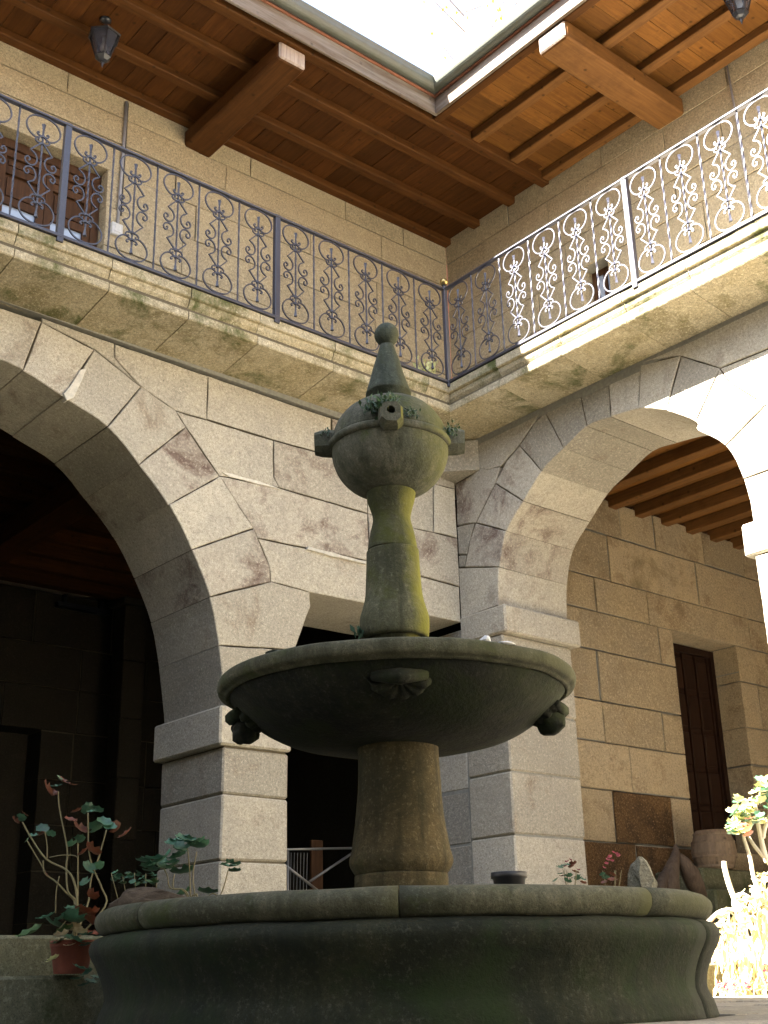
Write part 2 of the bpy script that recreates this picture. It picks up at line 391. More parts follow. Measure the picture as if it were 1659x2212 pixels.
def stone(poly, mapf, mat, parent, depth=WT, gap=0.0028, ch=0.006, d0=0.0, jit=0.0055, seg=0.11, name='stone'):
    P = ccw([tuple(p) for p in poly])
    P = offset_poly(P, [gap * random.choice((.35, .7, 1.0, 1.6)) for _ in P])
    Q = []
    for i in range(len(P)):                              # uneven edges
        a = P[i]; b = P[(i + 1) % len(P)]; L = (b - a).length
        Q.append(a + Vector((random.uniform(-1, 1), random.uniform(-1, 1))) * jit * 0.4)
        k = min(7, int(L / seg))
        nn = Vector((-(b - a).y, (b - a).x)) / max(L, 1e-6)
        for s in range(1, k + 1):
            Q.append(a + (b - a) * (s / (k + 1)) + nn * random.uniform(0.0, jit))
    I = offset_poly(Q, [ch] * len(Q))
    dd = d0 + random.uniform(-0.007, 0.005); n = len(Q)
    V = [mapf(p.x, p.y, dd) for p in I] + [mapf(p.x, p.y, dd + ch) for p in Q] + [mapf(p.x, p.y, depth) for p in Q]
    F = [tuple(range(n)), tuple(range(2 * n, 3 * n))[::-1]]
    for i in range(n):
        j = (i + 1) % n
        F.append((n + i, n + j, j, i)); F.append((2 * n + i, 2 * n + j, n + j, n + i))
    return obj(name, V, F, mat, parent, recalc=True)
def wall_of(polys, mapf, mat, parent, depth=WT, mortar='mortar_dark', mrec=0.008, name='stone', mats=None, **kw):
    """polys: list of polygons in the wall's plane; one stone each and a single mortar core behind the joints"""
    g = G()
    polys = [ccw([tuple(p) for p in q]) for q in polys]
    bb = [(min(p[0] for p in q) - .03, max(p[0] for p in q) + .03, min(p[1] for p in q) - .03, max(p[1] for p in q) + .03) for q in polys]
    for qi, q in enumerate(polys):
        dist = []
        for i in range(len(q)):
            a = Vector(q[i]); b = Vector(q[(i + 1) % len(q)]); L = max((b - a).length, 1e-6)
            nn = Vector((-(b - a).y, (b - a).x)) / L
            joint = True
            for s in (0.12, 0.5, 0.88):
                p = a + (b - a) * s - nn * 0.022
                hit = any(bx[0] < p.x < bx[1] and bx[2] < p.y < bx[3] and inside(p, o) for oi, (o, bx) in enumerate(zip(polys, bb)) if oi != qi)
                joint = joint and hit
            dist.append(-0.004 if joint else 0.016)
        I = offset_poly(q, dist); n = len(I)
        V = [mapf(p.x, p.y, mrec) for p in I] + [mapf(p.x, p.y, depth - 0.015) for p in I]
        g.add(V, [tuple(range(n)), tuple(range(n, 2 * n))[::-1]] + [(i, (i + 1) % n, n + (i + 1) % n, n + i) for i in range(n)])
    g.make('mortar', M[mortar], parent)
    out = []
    for qi, q in enumerate(polys):
        out.append(stone(q, mapf, (mats or {}).get(qi, mat), parent, depth, name=name, **kw))
    return out
def courses(zl, u0, u1, ln, openings=(), jit=0.25, fixed=None):
    """rectangles of a coursed wall; openings = (ua, ub, za, zb) left free"""
    P = []
    for ci in range(len(zl) - 1):
        z0, z1 = zl[ci], zl[ci + 1]
        cuts = [(o[0], o[1]) for o in openings if o[2] < z1 - 0.02 and o[3] > z0 + 0.02]
        spans = []; s = u0
        for a, bq in sorted(cuts):
            if a > s: spans.append((s, a))
            s = max(s, bq)
        if s < u1: spans.append((s, u1))
        for a, bq in spans:
            if fixed and ci in fixed: js = [x for x in fixed[ci] if a + .05 < x < bq - .05]
            else:
                js = []; x = a + ln * random.uniform(0.35, 1.0)
                while x < bq - ln * 0.35:
                    js.append(x); x += ln * random.uniform(1 - jit, 1 + jit)
            xs = [a] + js + [bq]
            for i in range(len(xs) - 1): P.append([(xs[i], z0), (xs[i + 1], z0), (xs[i + 1], z1), (xs[i], z1)])
    return P

def lp(*pts):     # pixels of the left wall -> (x, z); ('c', px, py) snaps to the inner corner
    o = []
    for p in pts:
        if p[0] == 'c': q = on(p[1], p[2], 'y', C); o.append((C, float(q[2])))
        else: q = on(p[0], p[1], 'y', C); o.append((float(q[0]), float(q[2])))
    return o
def rp(*pts):
    o = []
    for p in pts:
        if p[0] == 'c': q = on(p[1], p[2], 'x', C); o.append((C, float(q[2])))
        else: q = on(p[0], p[1], 'x', C); o.append((float(q[1]), float(q[2])))
    return o

# ================================================================== GROUND, STEPS
def sheet(name, x0, y0, x1, y1, z, mat):
    o = obj(name, [(x0, y0, z), (x1, y0, z), (x1, y1, z), (x0, y1, z)], [(0, 1, 2, 3)], mat); o['kind'] = 'structure'; return o
ground = sheet('ground', -60, -60, 60, 60, GZ - 0.06, M['soil'])
court = sheet('courtyard_floor', -8.9, -14.0, 0.3, 0.3, GZ - 0.03, M['mortar'])
y = -13.4
while y < -2.7:                                      # paving slabs round the fountain
    h = random.uniform(0.5, 0.62); x = -8.6 + random.uniform(0, 0.3)
    if y + h > -2.62: h = -2.62 - y
    while x < 0.05:
        w = min(random.uniform(0.6, 1.0), 0.1 - x + 0.02)
        cx, cy = x + w / 2, y + h / 2
        if w > 0.12 and math.hypot(cx + 4.08, cy + 3.84) > 0.75:
            block('paving_slab', (x, y, GZ - 0.10), (x + w - 0.012, y + h - 0.012, GZ + random.uniform(-.003, .003)), M['paving'], court, 0.006, 0.004)
        x += w
    y += h
arc = thing('arcade_floor', '', '', (0, 0, AF)); del arc['label']; del arc['category']; arc['kind'] = 'structure'
G().box((-9, -2.2, AF - 0.5), (8, 9, AF - 0.012)).make('floor_bed', M['step'], arc)
G().box((0.2, -13.9, AF - .3), (6.8, -0.76, AF + .004)).make('arcade_paving', M['bounce_floor'], arc)  # unseen pale paving added to bounce light inside the arcade
steps = thing('stone_steps', 'two low mossy granite steps in shade behind the left of the fountain basin', 'steps', (-5, -2.4, GZ))
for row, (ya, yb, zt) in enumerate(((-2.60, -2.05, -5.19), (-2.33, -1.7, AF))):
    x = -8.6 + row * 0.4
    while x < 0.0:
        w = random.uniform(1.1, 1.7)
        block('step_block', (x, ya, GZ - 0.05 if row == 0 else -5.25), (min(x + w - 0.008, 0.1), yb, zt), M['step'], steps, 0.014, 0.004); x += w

# ================================================================== LEFT LOWER WALL
lw = thing('arcade_wall', 'granite arcade wall on the left with a wide dark archway and a flat lintel opening', 'wall', (-3, C, AF))
XM = -4.2                                             # middle of the left arch
arch = [lp((472, 1394), (637, 1404), (626, 1545), (487, 1525)),
        lp((452, 1289), (585, 1256), (669, 1279), (671, 1310), (637, 1404), (472, 1394)),
        lp((414, 1188), (548, 1142), (583, 1225), (585, 1256), (452, 1289)),
        lp((364, 1091), (475, 1029), (548, 1142), (414, 1188)),
        lp((300, 1004), (402, 922), (475, 1029), (364, 1091)),
        lp((232, 922), (305, 835), (380, 887), (402, 922), (300, 1004)),
        lp((137, 857), (205, 755), (305, 835), (232, 922)),
        lp((50, 800), (90, 695), (205, 755), (137, 857))]
def subdiv_arc(poly):                                  # bow the intrados edge slightly
    return poly
mir = lambda P, m: [(2 * m - u, v) for u, v in P][::-1]
k0 = lp((50, 800), (90, 695))
key = [k0[0], k0[1], (2 * XM - k0[1][0], k0[1][1]), (2 * XM - k0[0][0], k0[0][1]), (XM, k0[0][1] + 0.035)]
left = arch + [key]
left += [mir(P, XM) for P in arch[2:]]
xl = 2 * XM - arch[0][0][0]
zi = arch[0][3][1]                                     # impost top
left += [[(xl, arch[1][5][1]), (xl - 0.62, arch[1][5][1]), (xl - 0.62, zi), (xl, zi)],
         mir([arch[1][0], arch[1][1], (arch[1][1][0] + 0.25, arch[1][1][1] - .05), (arch[1][5][0] + 0.62, arch[1][5][1]), arch[1][5]], XM)]
def arc_in(polys, P):
    """bend the straight intrados edges of the voussoirs onto one smooth curve"""
    P = [Vector((p[0], 0, p[1])) for p in P]
    sp = smooth_path([tuple(p) for p in P], 4)
    seg = {i: [(q.x, q.z) for q in sp[4 * i + 1:4 * i + 4]] for i in range(len(P) - 1)}
    out = []
    for poly in polys:
        n = len(poly); res = []
        for k in range(n):
            a, b_ = poly[k], poly[(k + 1) % n]; res.append(a)
            ia = [i for i, p in enumerate(P) if abs(p.x - a[0]) + abs(p.z - a[1]) < 1e-4]; ib = [i for i, p in enumerate(P) if abs(p.x - b_[0]) + abs(p.z - b_[1]) < 1e-4]
            if ia and ib and abs(ia[0] - ib[0]) == 1:
                res += seg[ia[0]] if ib[0] > ia[0] else seg[ib[0]][::-1]
        out.append(res)
    return out
IL = [arch[0][3]] + [arch[0][0]] + [q[0] for q in arch[1:]]
IL = IL + [key[4]] + [(2 * XM - u, v) for u, v in IL[::-1]]
left = arc_in(left, IL)
fill = [lp((90, 695), (90, 686), (247, 741), (247, 772), (305, 835), (205, 755)),
        lp((247, 741), (450, 811), (447, 906), (380, 887), (305, 835), (247, 772)),
        lp((450, 811), (717, 903), (717, 985), (592, 951), (447, 906)),
        lp((717, 903), ('c', 985, 992), ('c', 987, 1058), (937, 1045), (795, 1006), (717, 985)),
        lp((380, 887), (447, 906), (592, 951), (592, 1030), (605, 1054), (490, 1030), (475, 1029), (402, 922)),
        lp((592, 951), (717, 985), (795, 1006), (795, 1109), (605, 1054), (592, 1030)),
        lp((795, 1006), (937, 1045), (937, 1150), (889, 1140), (795, 1109)),
        lp((937, 1045), ('c', 987, 1058), ('c', 990, 1163), (937, 1150)),
        lp((475, 1029), (490, 1030), (605, 1054), (795, 1109), (800, 1212), (557, 1162), (548, 1142)),
        lp((795, 1109), (889, 1140), (937, 1150), ('c', 990, 1163), ('c', 994, 1268), (912, 1245), (800, 1212)),
        lp((557, 1162), (800, 1212), (912, 1245), ('c', 994, 1268), ('c', 1000, 1346), (669, 1279), (585, 1256), (583, 1225))]
left += fill
# plain courses beyond the arch, outside the picture
lz = [GZ - .05, -4.6, -4.1, -3.65, zi, -2.75, -2.3, -1.85, -1.4, -0.95, -0.40]
for zc in range(len(lz) - 1):
    u1 = -7.6 if lz[zc] > zi - 0.01 else -7.15
    left += courses(lz[zc:zc + 2], -8.9, u1, 0.8)
left += [[(-7.6, zi), (xl - 0.62, zi), (xl - 0.9, -2.2), (-7.6, -2.2)]]
left += [[(-7.6, -2.2), (-7.0, -2.2), (-6.4, -1.4), (-7.6, -1.4)], [(-7.6, -1.4), (-6.4, -1.4), (-5.2, -0.62), (-5.2, -0.42), (-7.6, -0.40)]]
# piers
px0, px1 = -2.05, -1.432
pier = [(-3.52, zi - 0.0), (-3.885, -3.525), (-4.37, -3.885), (AF - 0.05, -4.37)]
for mx in (0, 1):
    f = (lambda a: 2 * XM - a) if mx else (lambda a: a)
    for i, (za, zb) in enumerate(pier[1:]):
        xa, xb = sorted((f(px0), f(px1)))
        block('stone', (xa, C - 0.004 + 0.003 * i, za + 0.004), (xb, C + WT + 0.002 * i, zb - 0.004), M['facade'], lw, 0.014, 0.004)
    xa, xb = sorted((f(px0 - 0.055), f(px1 + 0.012)))
    block('impost', (xa, C - 0.035, -3.518), (xb, C + WT + 0.05, zi - 0.003), M['facade'], lw, 0.016, 0.004)
    xa, xb = sorted((f(px0 + .02), f(px1 - .02)))
    G().box((xa, C + .014, AF - 0.05), (xb, C + WT - .02, -3.3)).make('mortar', M['mortar_dark'], lw)
nf = len(left) - 0
st_ids = {2: M['facade_stained'], 4: M['facade_stained']}
for q_ in (fill[3], fill[5], fill[8], fill[9]): st_ids[[k for k, p_ in enumerate(left) if p_ is q_][0]] = M['facade_stained']
wall_of(left, LW, M['facade'], lw, mats=st_ids)
# grey mortar line under the soffit and a pale patch in one joint
a = lp((-40, 637), (90, 681), (247, 735), (450, 806), (717, 897), ('c', 985, 987)); a2 = lp((-40, 631), (0, 645), (247, 728), (450, 798), (717, 890), ('c', 985, 978))
pts = [(a[0][0] - 2.2, -0.40)] + a; pts2 = [(a[0][0] - 2.2, -0.33)] + a2
pts[-1] = (C, -0.42); pts2[-1] = (C, -0.355)
g = G()
V = []
for (p, q) in zip(pts, pts2):
    j = random.uniform(-.008, .008)
    V += [(p[0], C - .004, p[1] + j), (q[0], C - .004, q[1] + .03), (q[0], C + .3, q[1] + .03), (p[0], C + .3, p[1] + j)]
n = len(pts)
F = []
for i in range(n - 1):
    for k in range(4): F.append((4 * i + k, 4 * i + (k + 1) % 4, 4 * i + 4 + (k + 1) % 4, 4 * i + 4 + k))
F += [(0, 1, 2, 3), (4 * n - 4, 4 * n - 1, 4 * n - 2, 4 * n - 3)]
g.add(V, F).make('mortar_bed', M['mortar'], lw)
P = lp((137, 851), (150, 835), (172, 800), (186, 797), (176, 823), (158, 862), (143, 866))
stone(P, LW, M['lime'], lw, depth=0.05, d0=-0.012, gap=0, ch=0.004, name='lime_patch')
P = lp((480, 1021), (500, 1024), (560, 1040), (590, 1050), (607, 1058), (560, 1047), (495, 1030))
stone(P, LW, M['lime'], lw, depth=0.05, d0=-0.010, gap=0, ch=0.003, name='lime_patch')
P = lp((664, 1181), (720, 1195), (790, 1214), (788, 1219), (715, 1203), (662, 1187))
stone(P, LW, M['lime'], lw, depth=0.05, d0=-0.010, gap=0, ch=0.003, name='lime_patch')

# ================================================================== RIGHT LOWER WALL
rw = thing('arcade_wall', 'granite arcade wall on the right, sunlit beyond a round arch with warm underside', 'wall', (C, -3, AF))
YM = -1.29
ra = [rp(('c', 998, 1226), (1079, 1225), (1078, 1308), ('c', 1000, 1338)),
      rp((1004, 1225), (1079, 1225), (1094, 1147), (1027, 1129), (1016, 1162)),
      rp((1027, 1129), (1094, 1147), (1130, 1083), (1069, 1044)),
      rp((1069, 1044), (1092, 997), (1122, 962), (1170, 1018), (1130, 1083)),
      rp((1122, 962), (1154, 914), (1176, 889), (1217, 969), (1170, 1018)),
      rp((1176, 889), (1252, 851), (1267, 921), (1217, 969)),
      rp((1252, 851), (1314, 824), (1319, 901), (1267, 921)),
      rp((1314, 824), (1384, 789), (1379, 884), (1319, 901)),
      rp((1384, 789), (1470, 769), (1439, 887), (1379, 884)),
      rp((1470, 769), (1554, 796), (1502, 911), (1439, 887))]
fillers = [rp(('c', 989, 1137), (1024, 1130), (1016, 1162), (1008, 1197), ('c', 993, 1197)),
           rp(('c', 993, 1199), (1007, 1199), (1003, 1224), ('c', 997, 1224)),
           rp(('c', 987, 1045), (1038, 1013), (1080, 1008), (1069, 1044), (1027, 1129), ('c', 989, 1135)),
           rp((1038, 1013), (1055, 1016), (1080, 1008), (1092, 997), (1122, 960), (1154, 914), (1164, 896), (1038, 957), ('c', 985, 992), ('c', 987, 1043))]
mr = lambda p: (2 * YM - p[0], p[1])
w4 = rp((1554, 796), (1502, 911))
e3, i3 = mr(ra[3][0]), mr(ra[3][4])
v11 = [w4[0], w4[1], i3, e3]
rlist = ra + fillers + [v11, mir(ra[2], YM)]
pE = mr(ra[1][3])
rlist += [mir([ra[1][1], ra[1][2], ra[1][3], (ra[1][3][0] + .06, ra[1][1][1]),], YM), mir([ra[0][1], ra[0][2], (ra[0][3][0] , ra[0][2][1]), (ra[0][0][0], ra[0][1][1])], YM)]
rt = rp((1390, 782), (1480, 744), (1659, 657), (1659, 749), (1554, 796), (1470, 769))
# spandrel right of the arch, then plain courses
ztop = rt[1][1]
rlist += [[rt[0], rt[1], (-3.2, ztop + 0.01), (-3.2, w4[0][1] - 0.02), w4[0], rt[5]],
          [w4[0], (-3.2, w4[0][1] - 0.02), (-3.2, -1.30), (mr(ra[2][0])[0], ra[2][0][1]), mr(ra[2][3]), e3],
          [(mr(ra[1][3])[0] - 0.0, ra[1][3][1]), (-3.2, -1.30), (-3.2, ra[1][1][1]), (mr(ra[1][3])[0] - .06, ra[1][1][1])]]
ztl = [AF - .05, -4.55, -4.1, -3.55, -3.02, -2.335, ra[1][1][1], -1.30, w4[0][1] - 0.02, ztop + 0.01]
A2 = 3.66                                            # the next arch along
far = [[(u - A2, v) for u, v in P] for P in ra[:1] + ra[1:10]] + [[(u - A2, v) for u, v in P] for P in (v11, mir(ra[2], YM))]
rlist += courses(ztl[:7], -3.62, -3.2, 2.0) if False else []
for i in range(len(ztl) - 1):
    if ztl[i] >= -2.34: rlist.append([(-3.45 if i > 5 else -3.2, ztl[i]), (-3.2, ztl[i]), (-3.2, ztl[i + 1]), (-3.45 if i > 5 else -3.2, ztl[i + 1])]) if i > 5 else None
rlist = [p for p in rlist if p]
# pier between the two openings and the wall further on
for i in range(5):
    rlist.append([(-3.20, ztl[i]), (-2.62, ztl[i]), (-2.62, ztl[i + 1]), (-3.20, ztl[i + 1])])
rlist.append([(-3.20, -2.335), (-2.62, -2.335), (-2.62, ra[0][1][1] - .37), (-3.2, ra[0][1][1] - .37)])
rlist.append([(-3.20, ra[0][2][1] + 0.005), (-2.95, ra[0][2][1] + .005), (-2.95, ra[1][1][1]), (-3.20, ra[1][1][1])])
rlist += courses([AF - .05, -4.6, -4.1, -3.55, -3.02, -2.335], -14.0, -5.6, 0.9)
rlist += courses([-2.335, -1.75, -1.30, w4[0][1] - 0.02, ztop + 0.01], -14.0, -3.45, 0.95, openings=((-5.6, -3.45, -3.0, -1.31),))
rlist += [[(-3.45, -2.335), (-3.2, -2.335), (-3.2, ra[1][1][1]), (-3.45, ra[1][1][1])]]
rlist += [[(-5.6, w4[0][1] - 0.02 - 0.0), (-5.6, w4[0][1] - .02), (-5.6, w4[0][1] - .02)]] if False else []
IR = [ra[0][2], ra[0][1], ra[1][2], ra[2][2], ra[3][3], ra[4][3], ra[5][2], ra[6][2], ra[7][2], ra[8][2], ra[9][2]]
IR = IR + [mr(q) for q in (ra[2][2], ra[1][2], ra[0][1], ra[0][2])]
rlist = arc_in(rlist, IR)
wall_of(rlist, RW, M['facade'], rw, mats={2: M['facade_stained'], 1: M['facade_stained'], 12: M['facade_stained']})
rpier = [(-3.02, -2.338), (-3.565, -3.02), (-4.10, -3.565), (AF - .05, -4.10)]
for i, (za, zb) in enumerate(rpier):
    block('stone', (C - .004 + .003 * (i % 2), 0.04 + .002 * i, za + .004), (C + WT - .004 * i, 0.575, zb - .004), M['facade'], rw, 0.014, 0.004)
inner = [(-2.75, -2.165), (-3.30, -2.75), (-3.66, -3.30), (-4.13, -3.66), (AF - .05, -4.13)]
for i, (za, zb) in enumerate(inner):
    block('stone', (C + .012 + .004 * (i % 2), 0.592, za + .006), (C + WT - .02, C + WT, zb - .006), M['facade'], rw, 0.014, 0.004)
G().box((C + .02, 0.056, AF - .05), (C + WT - .03, C + WT - .02, -2.18)).make('mortar', M['mortar'], rw)
block('impost', (C - .03, -0.03, -2.333), (C + WT + .07, 0.562, ra[0][2][1] - .004), M['facade'], rw, 0.016, 0.004)
block('impost', (C - .03, -3.23, -2.333), (C + WT + .07, -2.55, ra[0][2][1] - .004), M['facade'], rw, 0.016, 0.004)
# grey mortar bed under the soffit
g = G()
for i in range(24):
    ya, yb = C - i * .42, C - (i + 1) * .42
    z0 = -0.405 - 0.012 * math.sin(i * 1.7)
    if i == 0: z0 = -0.42
    g.box((C - .005, yb, z0 - 0.02), (C + .3, ya, -0.325))
g.make('mortar_bed', M['mortar'], rw)
# corner block under the cornice
cb = thing('corner_corbel', 'big square granite corbel block set across the inner corner under the cornice', 'corbel', (C, C, -0.6))
z0, z1 = -0.70, -0.365
V = [(C, .205, z1), (.205, C, z1), (C + .1, C + .1, z1), (C, .205, z0 + .03), (.205, C, z0 + .03), (C + .1, C + .1, z0)]
g = G().add([(C, .205, z1), (.205, C, z1), (C + .12, C, z1), (C, C + .12, z1), (C, .205, z0 + .025), (.205, C, z0 + .025), (C + .12, C, z0 - .01), (C, C + .12, z0 - .01)],
            [(0, 1, 3, 2), (4, 6, 7, 5), (0, 4, 5, 1), (1, 5, 7, 3), (3, 7, 6, 2), (2, 6, 4, 0)])
g.make('corbel_block', M['facade'], cb)

# ================================================================== CORNICE / GALLERY EDGE
prof = [(0.30, -.012), (0.012, -.012), (0.0, -.022), (0.0, -.095), (0.006, -.103), (.028, -.108), (.030, -.125), (.040, -.15), (.058, -.172), (.072, -.186), (.070, -.200), (.052, -.212),
        (.034, -.216), (.034, -.276), (.042, -.286), (C + .04, -.352), (C + .04, -.012)]
def cornice(side, cuts, parent):
    cs = sorted(cuts, reverse=True)
    for i in range(len(cs) - 1):
        a, b = cs[i], cs[i + 1]
        V = []; npf = len(prof); sh = random.uniform(-.003, .003); tilt = random.uniform(-.003, .003)
        g_ = 0.0035
        for e, xx in enumerate((a, b)):
            for (p, z) in prof:
                u = p if (i == 0 and e == 0) else xx - (g_ if e == 0 else -g_)
                if i == 0 and e == 0: u = p - 0.001
                zz = z + (tilt if e else 0)
                V.append((u, p + sh, zz) if side == 'L' else (p + sh, u, zz))
        F = [tuple(range(npf)), tuple(range(npf, 2 * npf))[::-1]] + [(k, (k + 1) % npf, npf + (k + 1) % npf, npf + k) for k in range(npf)]
        obj('cornice_stone', V, F, M['cornice'], parent, recalc=True)
    g = G()
    if side == 'L': g.box((-8.9, .05, -.335), (.05, C + .1, -.03)); g.V = [v if abs(v.z + .335) > 1e-6 or v.y > .3 else Vector((v.x, v.y + .02, -.27)) for v in g.V]
    else: g.box((.05, -14.0, -.335), (C + .1, .05, -.03)); g.V = [v if abs(v.z + .335) > 1e-6 or v.x > .3 else Vector((v.x + .02, v.y, -.27)) for v in g.V]
    g.make('mortar', M['mortar_dark'], parent)
cl = thing('stone_cornice', 'moulded granite cornice with moss patches carrying the left gallery edge', 'cornice', (-3, 0, -.2))
cornice('L', [0.3, -0.25, -1.346, -2.141, -2.804, -3.507, -4.268, -5.1, -6.0, -6.9, -7.8, -8.9], cl)
cr = thing('stone_cornice', 'moulded granite cornice of the right gallery, half of it in glaring sun', 'cornice', (0, -3, -.2))
cornice('R', [0.3, -0.626, -1.367, -2.074, -2.711, -3.5, -4.3, -5.2, -6.2, -7.2, -8.2, -9.4, -10.6, -11.8, -12.9, -14.0], cr)
gf = G().box((-8.9, 0.31, -.30), (D + 6, 9, -.012)).box((0.31, -14.0, -.30), (8, 0.309, -.012))
o = gf.make('gallery_floor', M['bounce_floor']); o['kind'] = 'structure'

# ================================================================== GALLERY WALLS
def UL(u, v, d): return (u, D + d, v)
def UR(u, v, d): return (D + d, u, v)
zlu = [-0.02, 0.45, 0.9, 1.32, 1.76, 2.17, 2.52, 2.83, 3.20]
ul = thing('gallery_wall', 'coursed tan granite wall of the left gallery under the eave, behind the railing', 'wall', (-3, D, 0))
wall_of(courses(zlu, -8.9, D, 1.35, openings=((-3.84, -2.745, -0.1, 2.16),),
                fixed={6: [-7.5, -6, -4.6, -1.405, .72], 7: [-7, -5.5, -3.23, -1.1, .19, 1.06], 5: [-7.2, -5, -2.0, -.3, 1.0]}), UL, M['upper'], ul, depth=0.5, gap=0.0022, ch=0.004, mortar='mortar')
ur = thing('gallery_wall', 'coursed tan granite wall of the right gallery under the sunlit eave', 'wall', (D, -3, 0))
wall_of(courses(zlu, -14.0, D, 1.25, openings=((-0.64, -0.30, 0.85, 1.76), (-3.7, -2.56, -0.1, 2.165)),
                fixed={6: [-7.5, -6.4, -5, -3.1, -1.5, .1, 1.1], 7: [-7, -5.7, -4.2, -2.3, -.7, .7]}), UR, M['upper'], ur, depth=0.5, gap=0.0022, ch=0.004, mortar='mortar')

# doors of the gallery
def gallery_door(name, label, cat, mapf, u0, u1, zt, glass_to, base):
    t = thing(name, label, cat, base)
    fw = 0.075; d0 = 0.13
    def bx(nm, a0, a1, z0, z1, d_a, d_b, mat):
        P = [mapf(a, z, d) for d in (d_a, d_b) for (a, z) in ((a0, z0), (a1, z0), (a1, z1), (a0, z1))]
        return obj(nm, P, [(0, 1, 2, 3), (4, 7, 6, 5), (0, 4, 5, 1), (1, 5, 6, 2), (2, 6, 7, 3), (3, 7, 4, 0)], mat, t, recalc=True)
    bx('frame', u0, u0 + fw, 0, zt, d0, d0 + .1, M['door']); bx('frame', u1 - fw, u1, 0, zt, d0, d0 + .1, M['door']); bx('frame', u0 + fw, u1 - fw, zt - .09, zt, d0 + .002, d0 + .1, M['door'])
    mid = (u0 + u1) / 2
    for a, b in ((u0 + fw, mid - .003), (mid + .003, u1 - fw)):
        z = 0.0; sw = 0.07
        bx('stile', a, a + sw, .01, zt - .09, d0 + .02, d0 + .07, M['door']); bx('stile', b - sw, b, .01, zt - .09, d0 + .02, d0 + .07, M['door'])
        rails = [0.01, 0.5, glass_to, glass_to + 0.33, zt - 0.17]
        for z in rails: bx('rail', a + sw, b - sw, z, z + 0.075, d0 + .022, d0 + .068, M['door'])
        for i in range(len(rails) - 1):
            za, zb = rails[i] + .075, rails[i + 1]
            if rails[i] < glass_to - .01: bx('pane', a + sw, b - sw, za, zb, d0 + .05, d0 + .056, M['pane'])
            else:
                bx('panel', a + sw, b - sw, za, zb, d0 + .055, d0 + .066, M['door'])
                bx('raised_panel', a + sw + .03, b - sw - .03, za + .03, zb - .03, d0 + .040, d0 + .056, M['door'])
    return t
gallery_door('gallery_door', 'brown panelled double door with glass low down, behind the left railing', 'door', UL, -3.835, -2.75, 2.155, 1.47, (-3.3, D + .3, 0))
gallery_door('gallery_door', 'brown door at the right picture edge behind the sunlit railing', 'door', UR, -3.695, -2.565, 2.16, 1.36, (D + .3, -3.1, 0))
t = thing('gallery_window', 'small dark window with brown wooden frame behind the sunlit railing', 'window', (D + .2, -.47, .85))
for (a, b, z0, z1) in ((-.64, -.585, .85, 1.76), (-.355, -.30, .85, 1.76), (-.585, -.355, 1.70, 1.76), (-.585, -.355, .85, .91), (-.49, -.45, .91, 1.70)):
    G().box((D + .16, a, z0), (D + .22, b, z1)).make('frame', M['door'], t)
for a, b in ((-.585, -.49), (-.45, -.355)): G().box((D + .185, a, .91), (D + .192, b, 1.70)).make('pane', M['pane'], t)
for o_ in (((-4, D + .5), (-2.6, D + .55)),): pass
G().box((-4.2, D + .47, -.1), (-2.4, D + .5, 2.5)).make('backing', M['mortar_dark'], ul)
G().box((D + .47, -4.0, -.1), (D + .5, -.1, 2.5)).make('backing', M['mortar_dark'], ur)
# conduits and junction box
t = thing('cable_conduit', 'grey cable conduit running down the left gallery wall to a white socket box', 'conduit', (-2.6, D, 1.5))
G().tube([(-2.605, D - .018, 3.03), (-2.61, D - .018, 2.3), (-2.62, D - .018, 1.58)], 0.016, 8).make('pipe', M['grey_pipe'], t, True)
G().tube([(-2.585, D - .012, 3.03), (-2.588, D - .012, 1.7)], 0.008, 6).make('cable', M['black'], t, True)
t2 = thing('socket_box', 'small white socket box at the foot of the conduit on the left gallery wall', 'socket', (-2.62, D, 1.5))
block('box_body', (-2.69, D - .05, 1.45), (-2.575, D - .004, 1.58), M['white'], t2, .008, 0)
block('cover', (-2.665, D - .058, 1.475), (-2.60, D - .051, 1.555), M['white'], t2, .004, 0)
t = thing('cable_conduit', 'thin dark cable running down the right gallery wall above the railing', 'conduit', (D, -2.34, 2))
G().tube([(D - .012, -2.33, 3.05), (D - .012, -2.345, 2.5), (D - .012, -2.35, 1.2)], 0.011, 6).make('pipe', M['grey_pipe'], t, True)

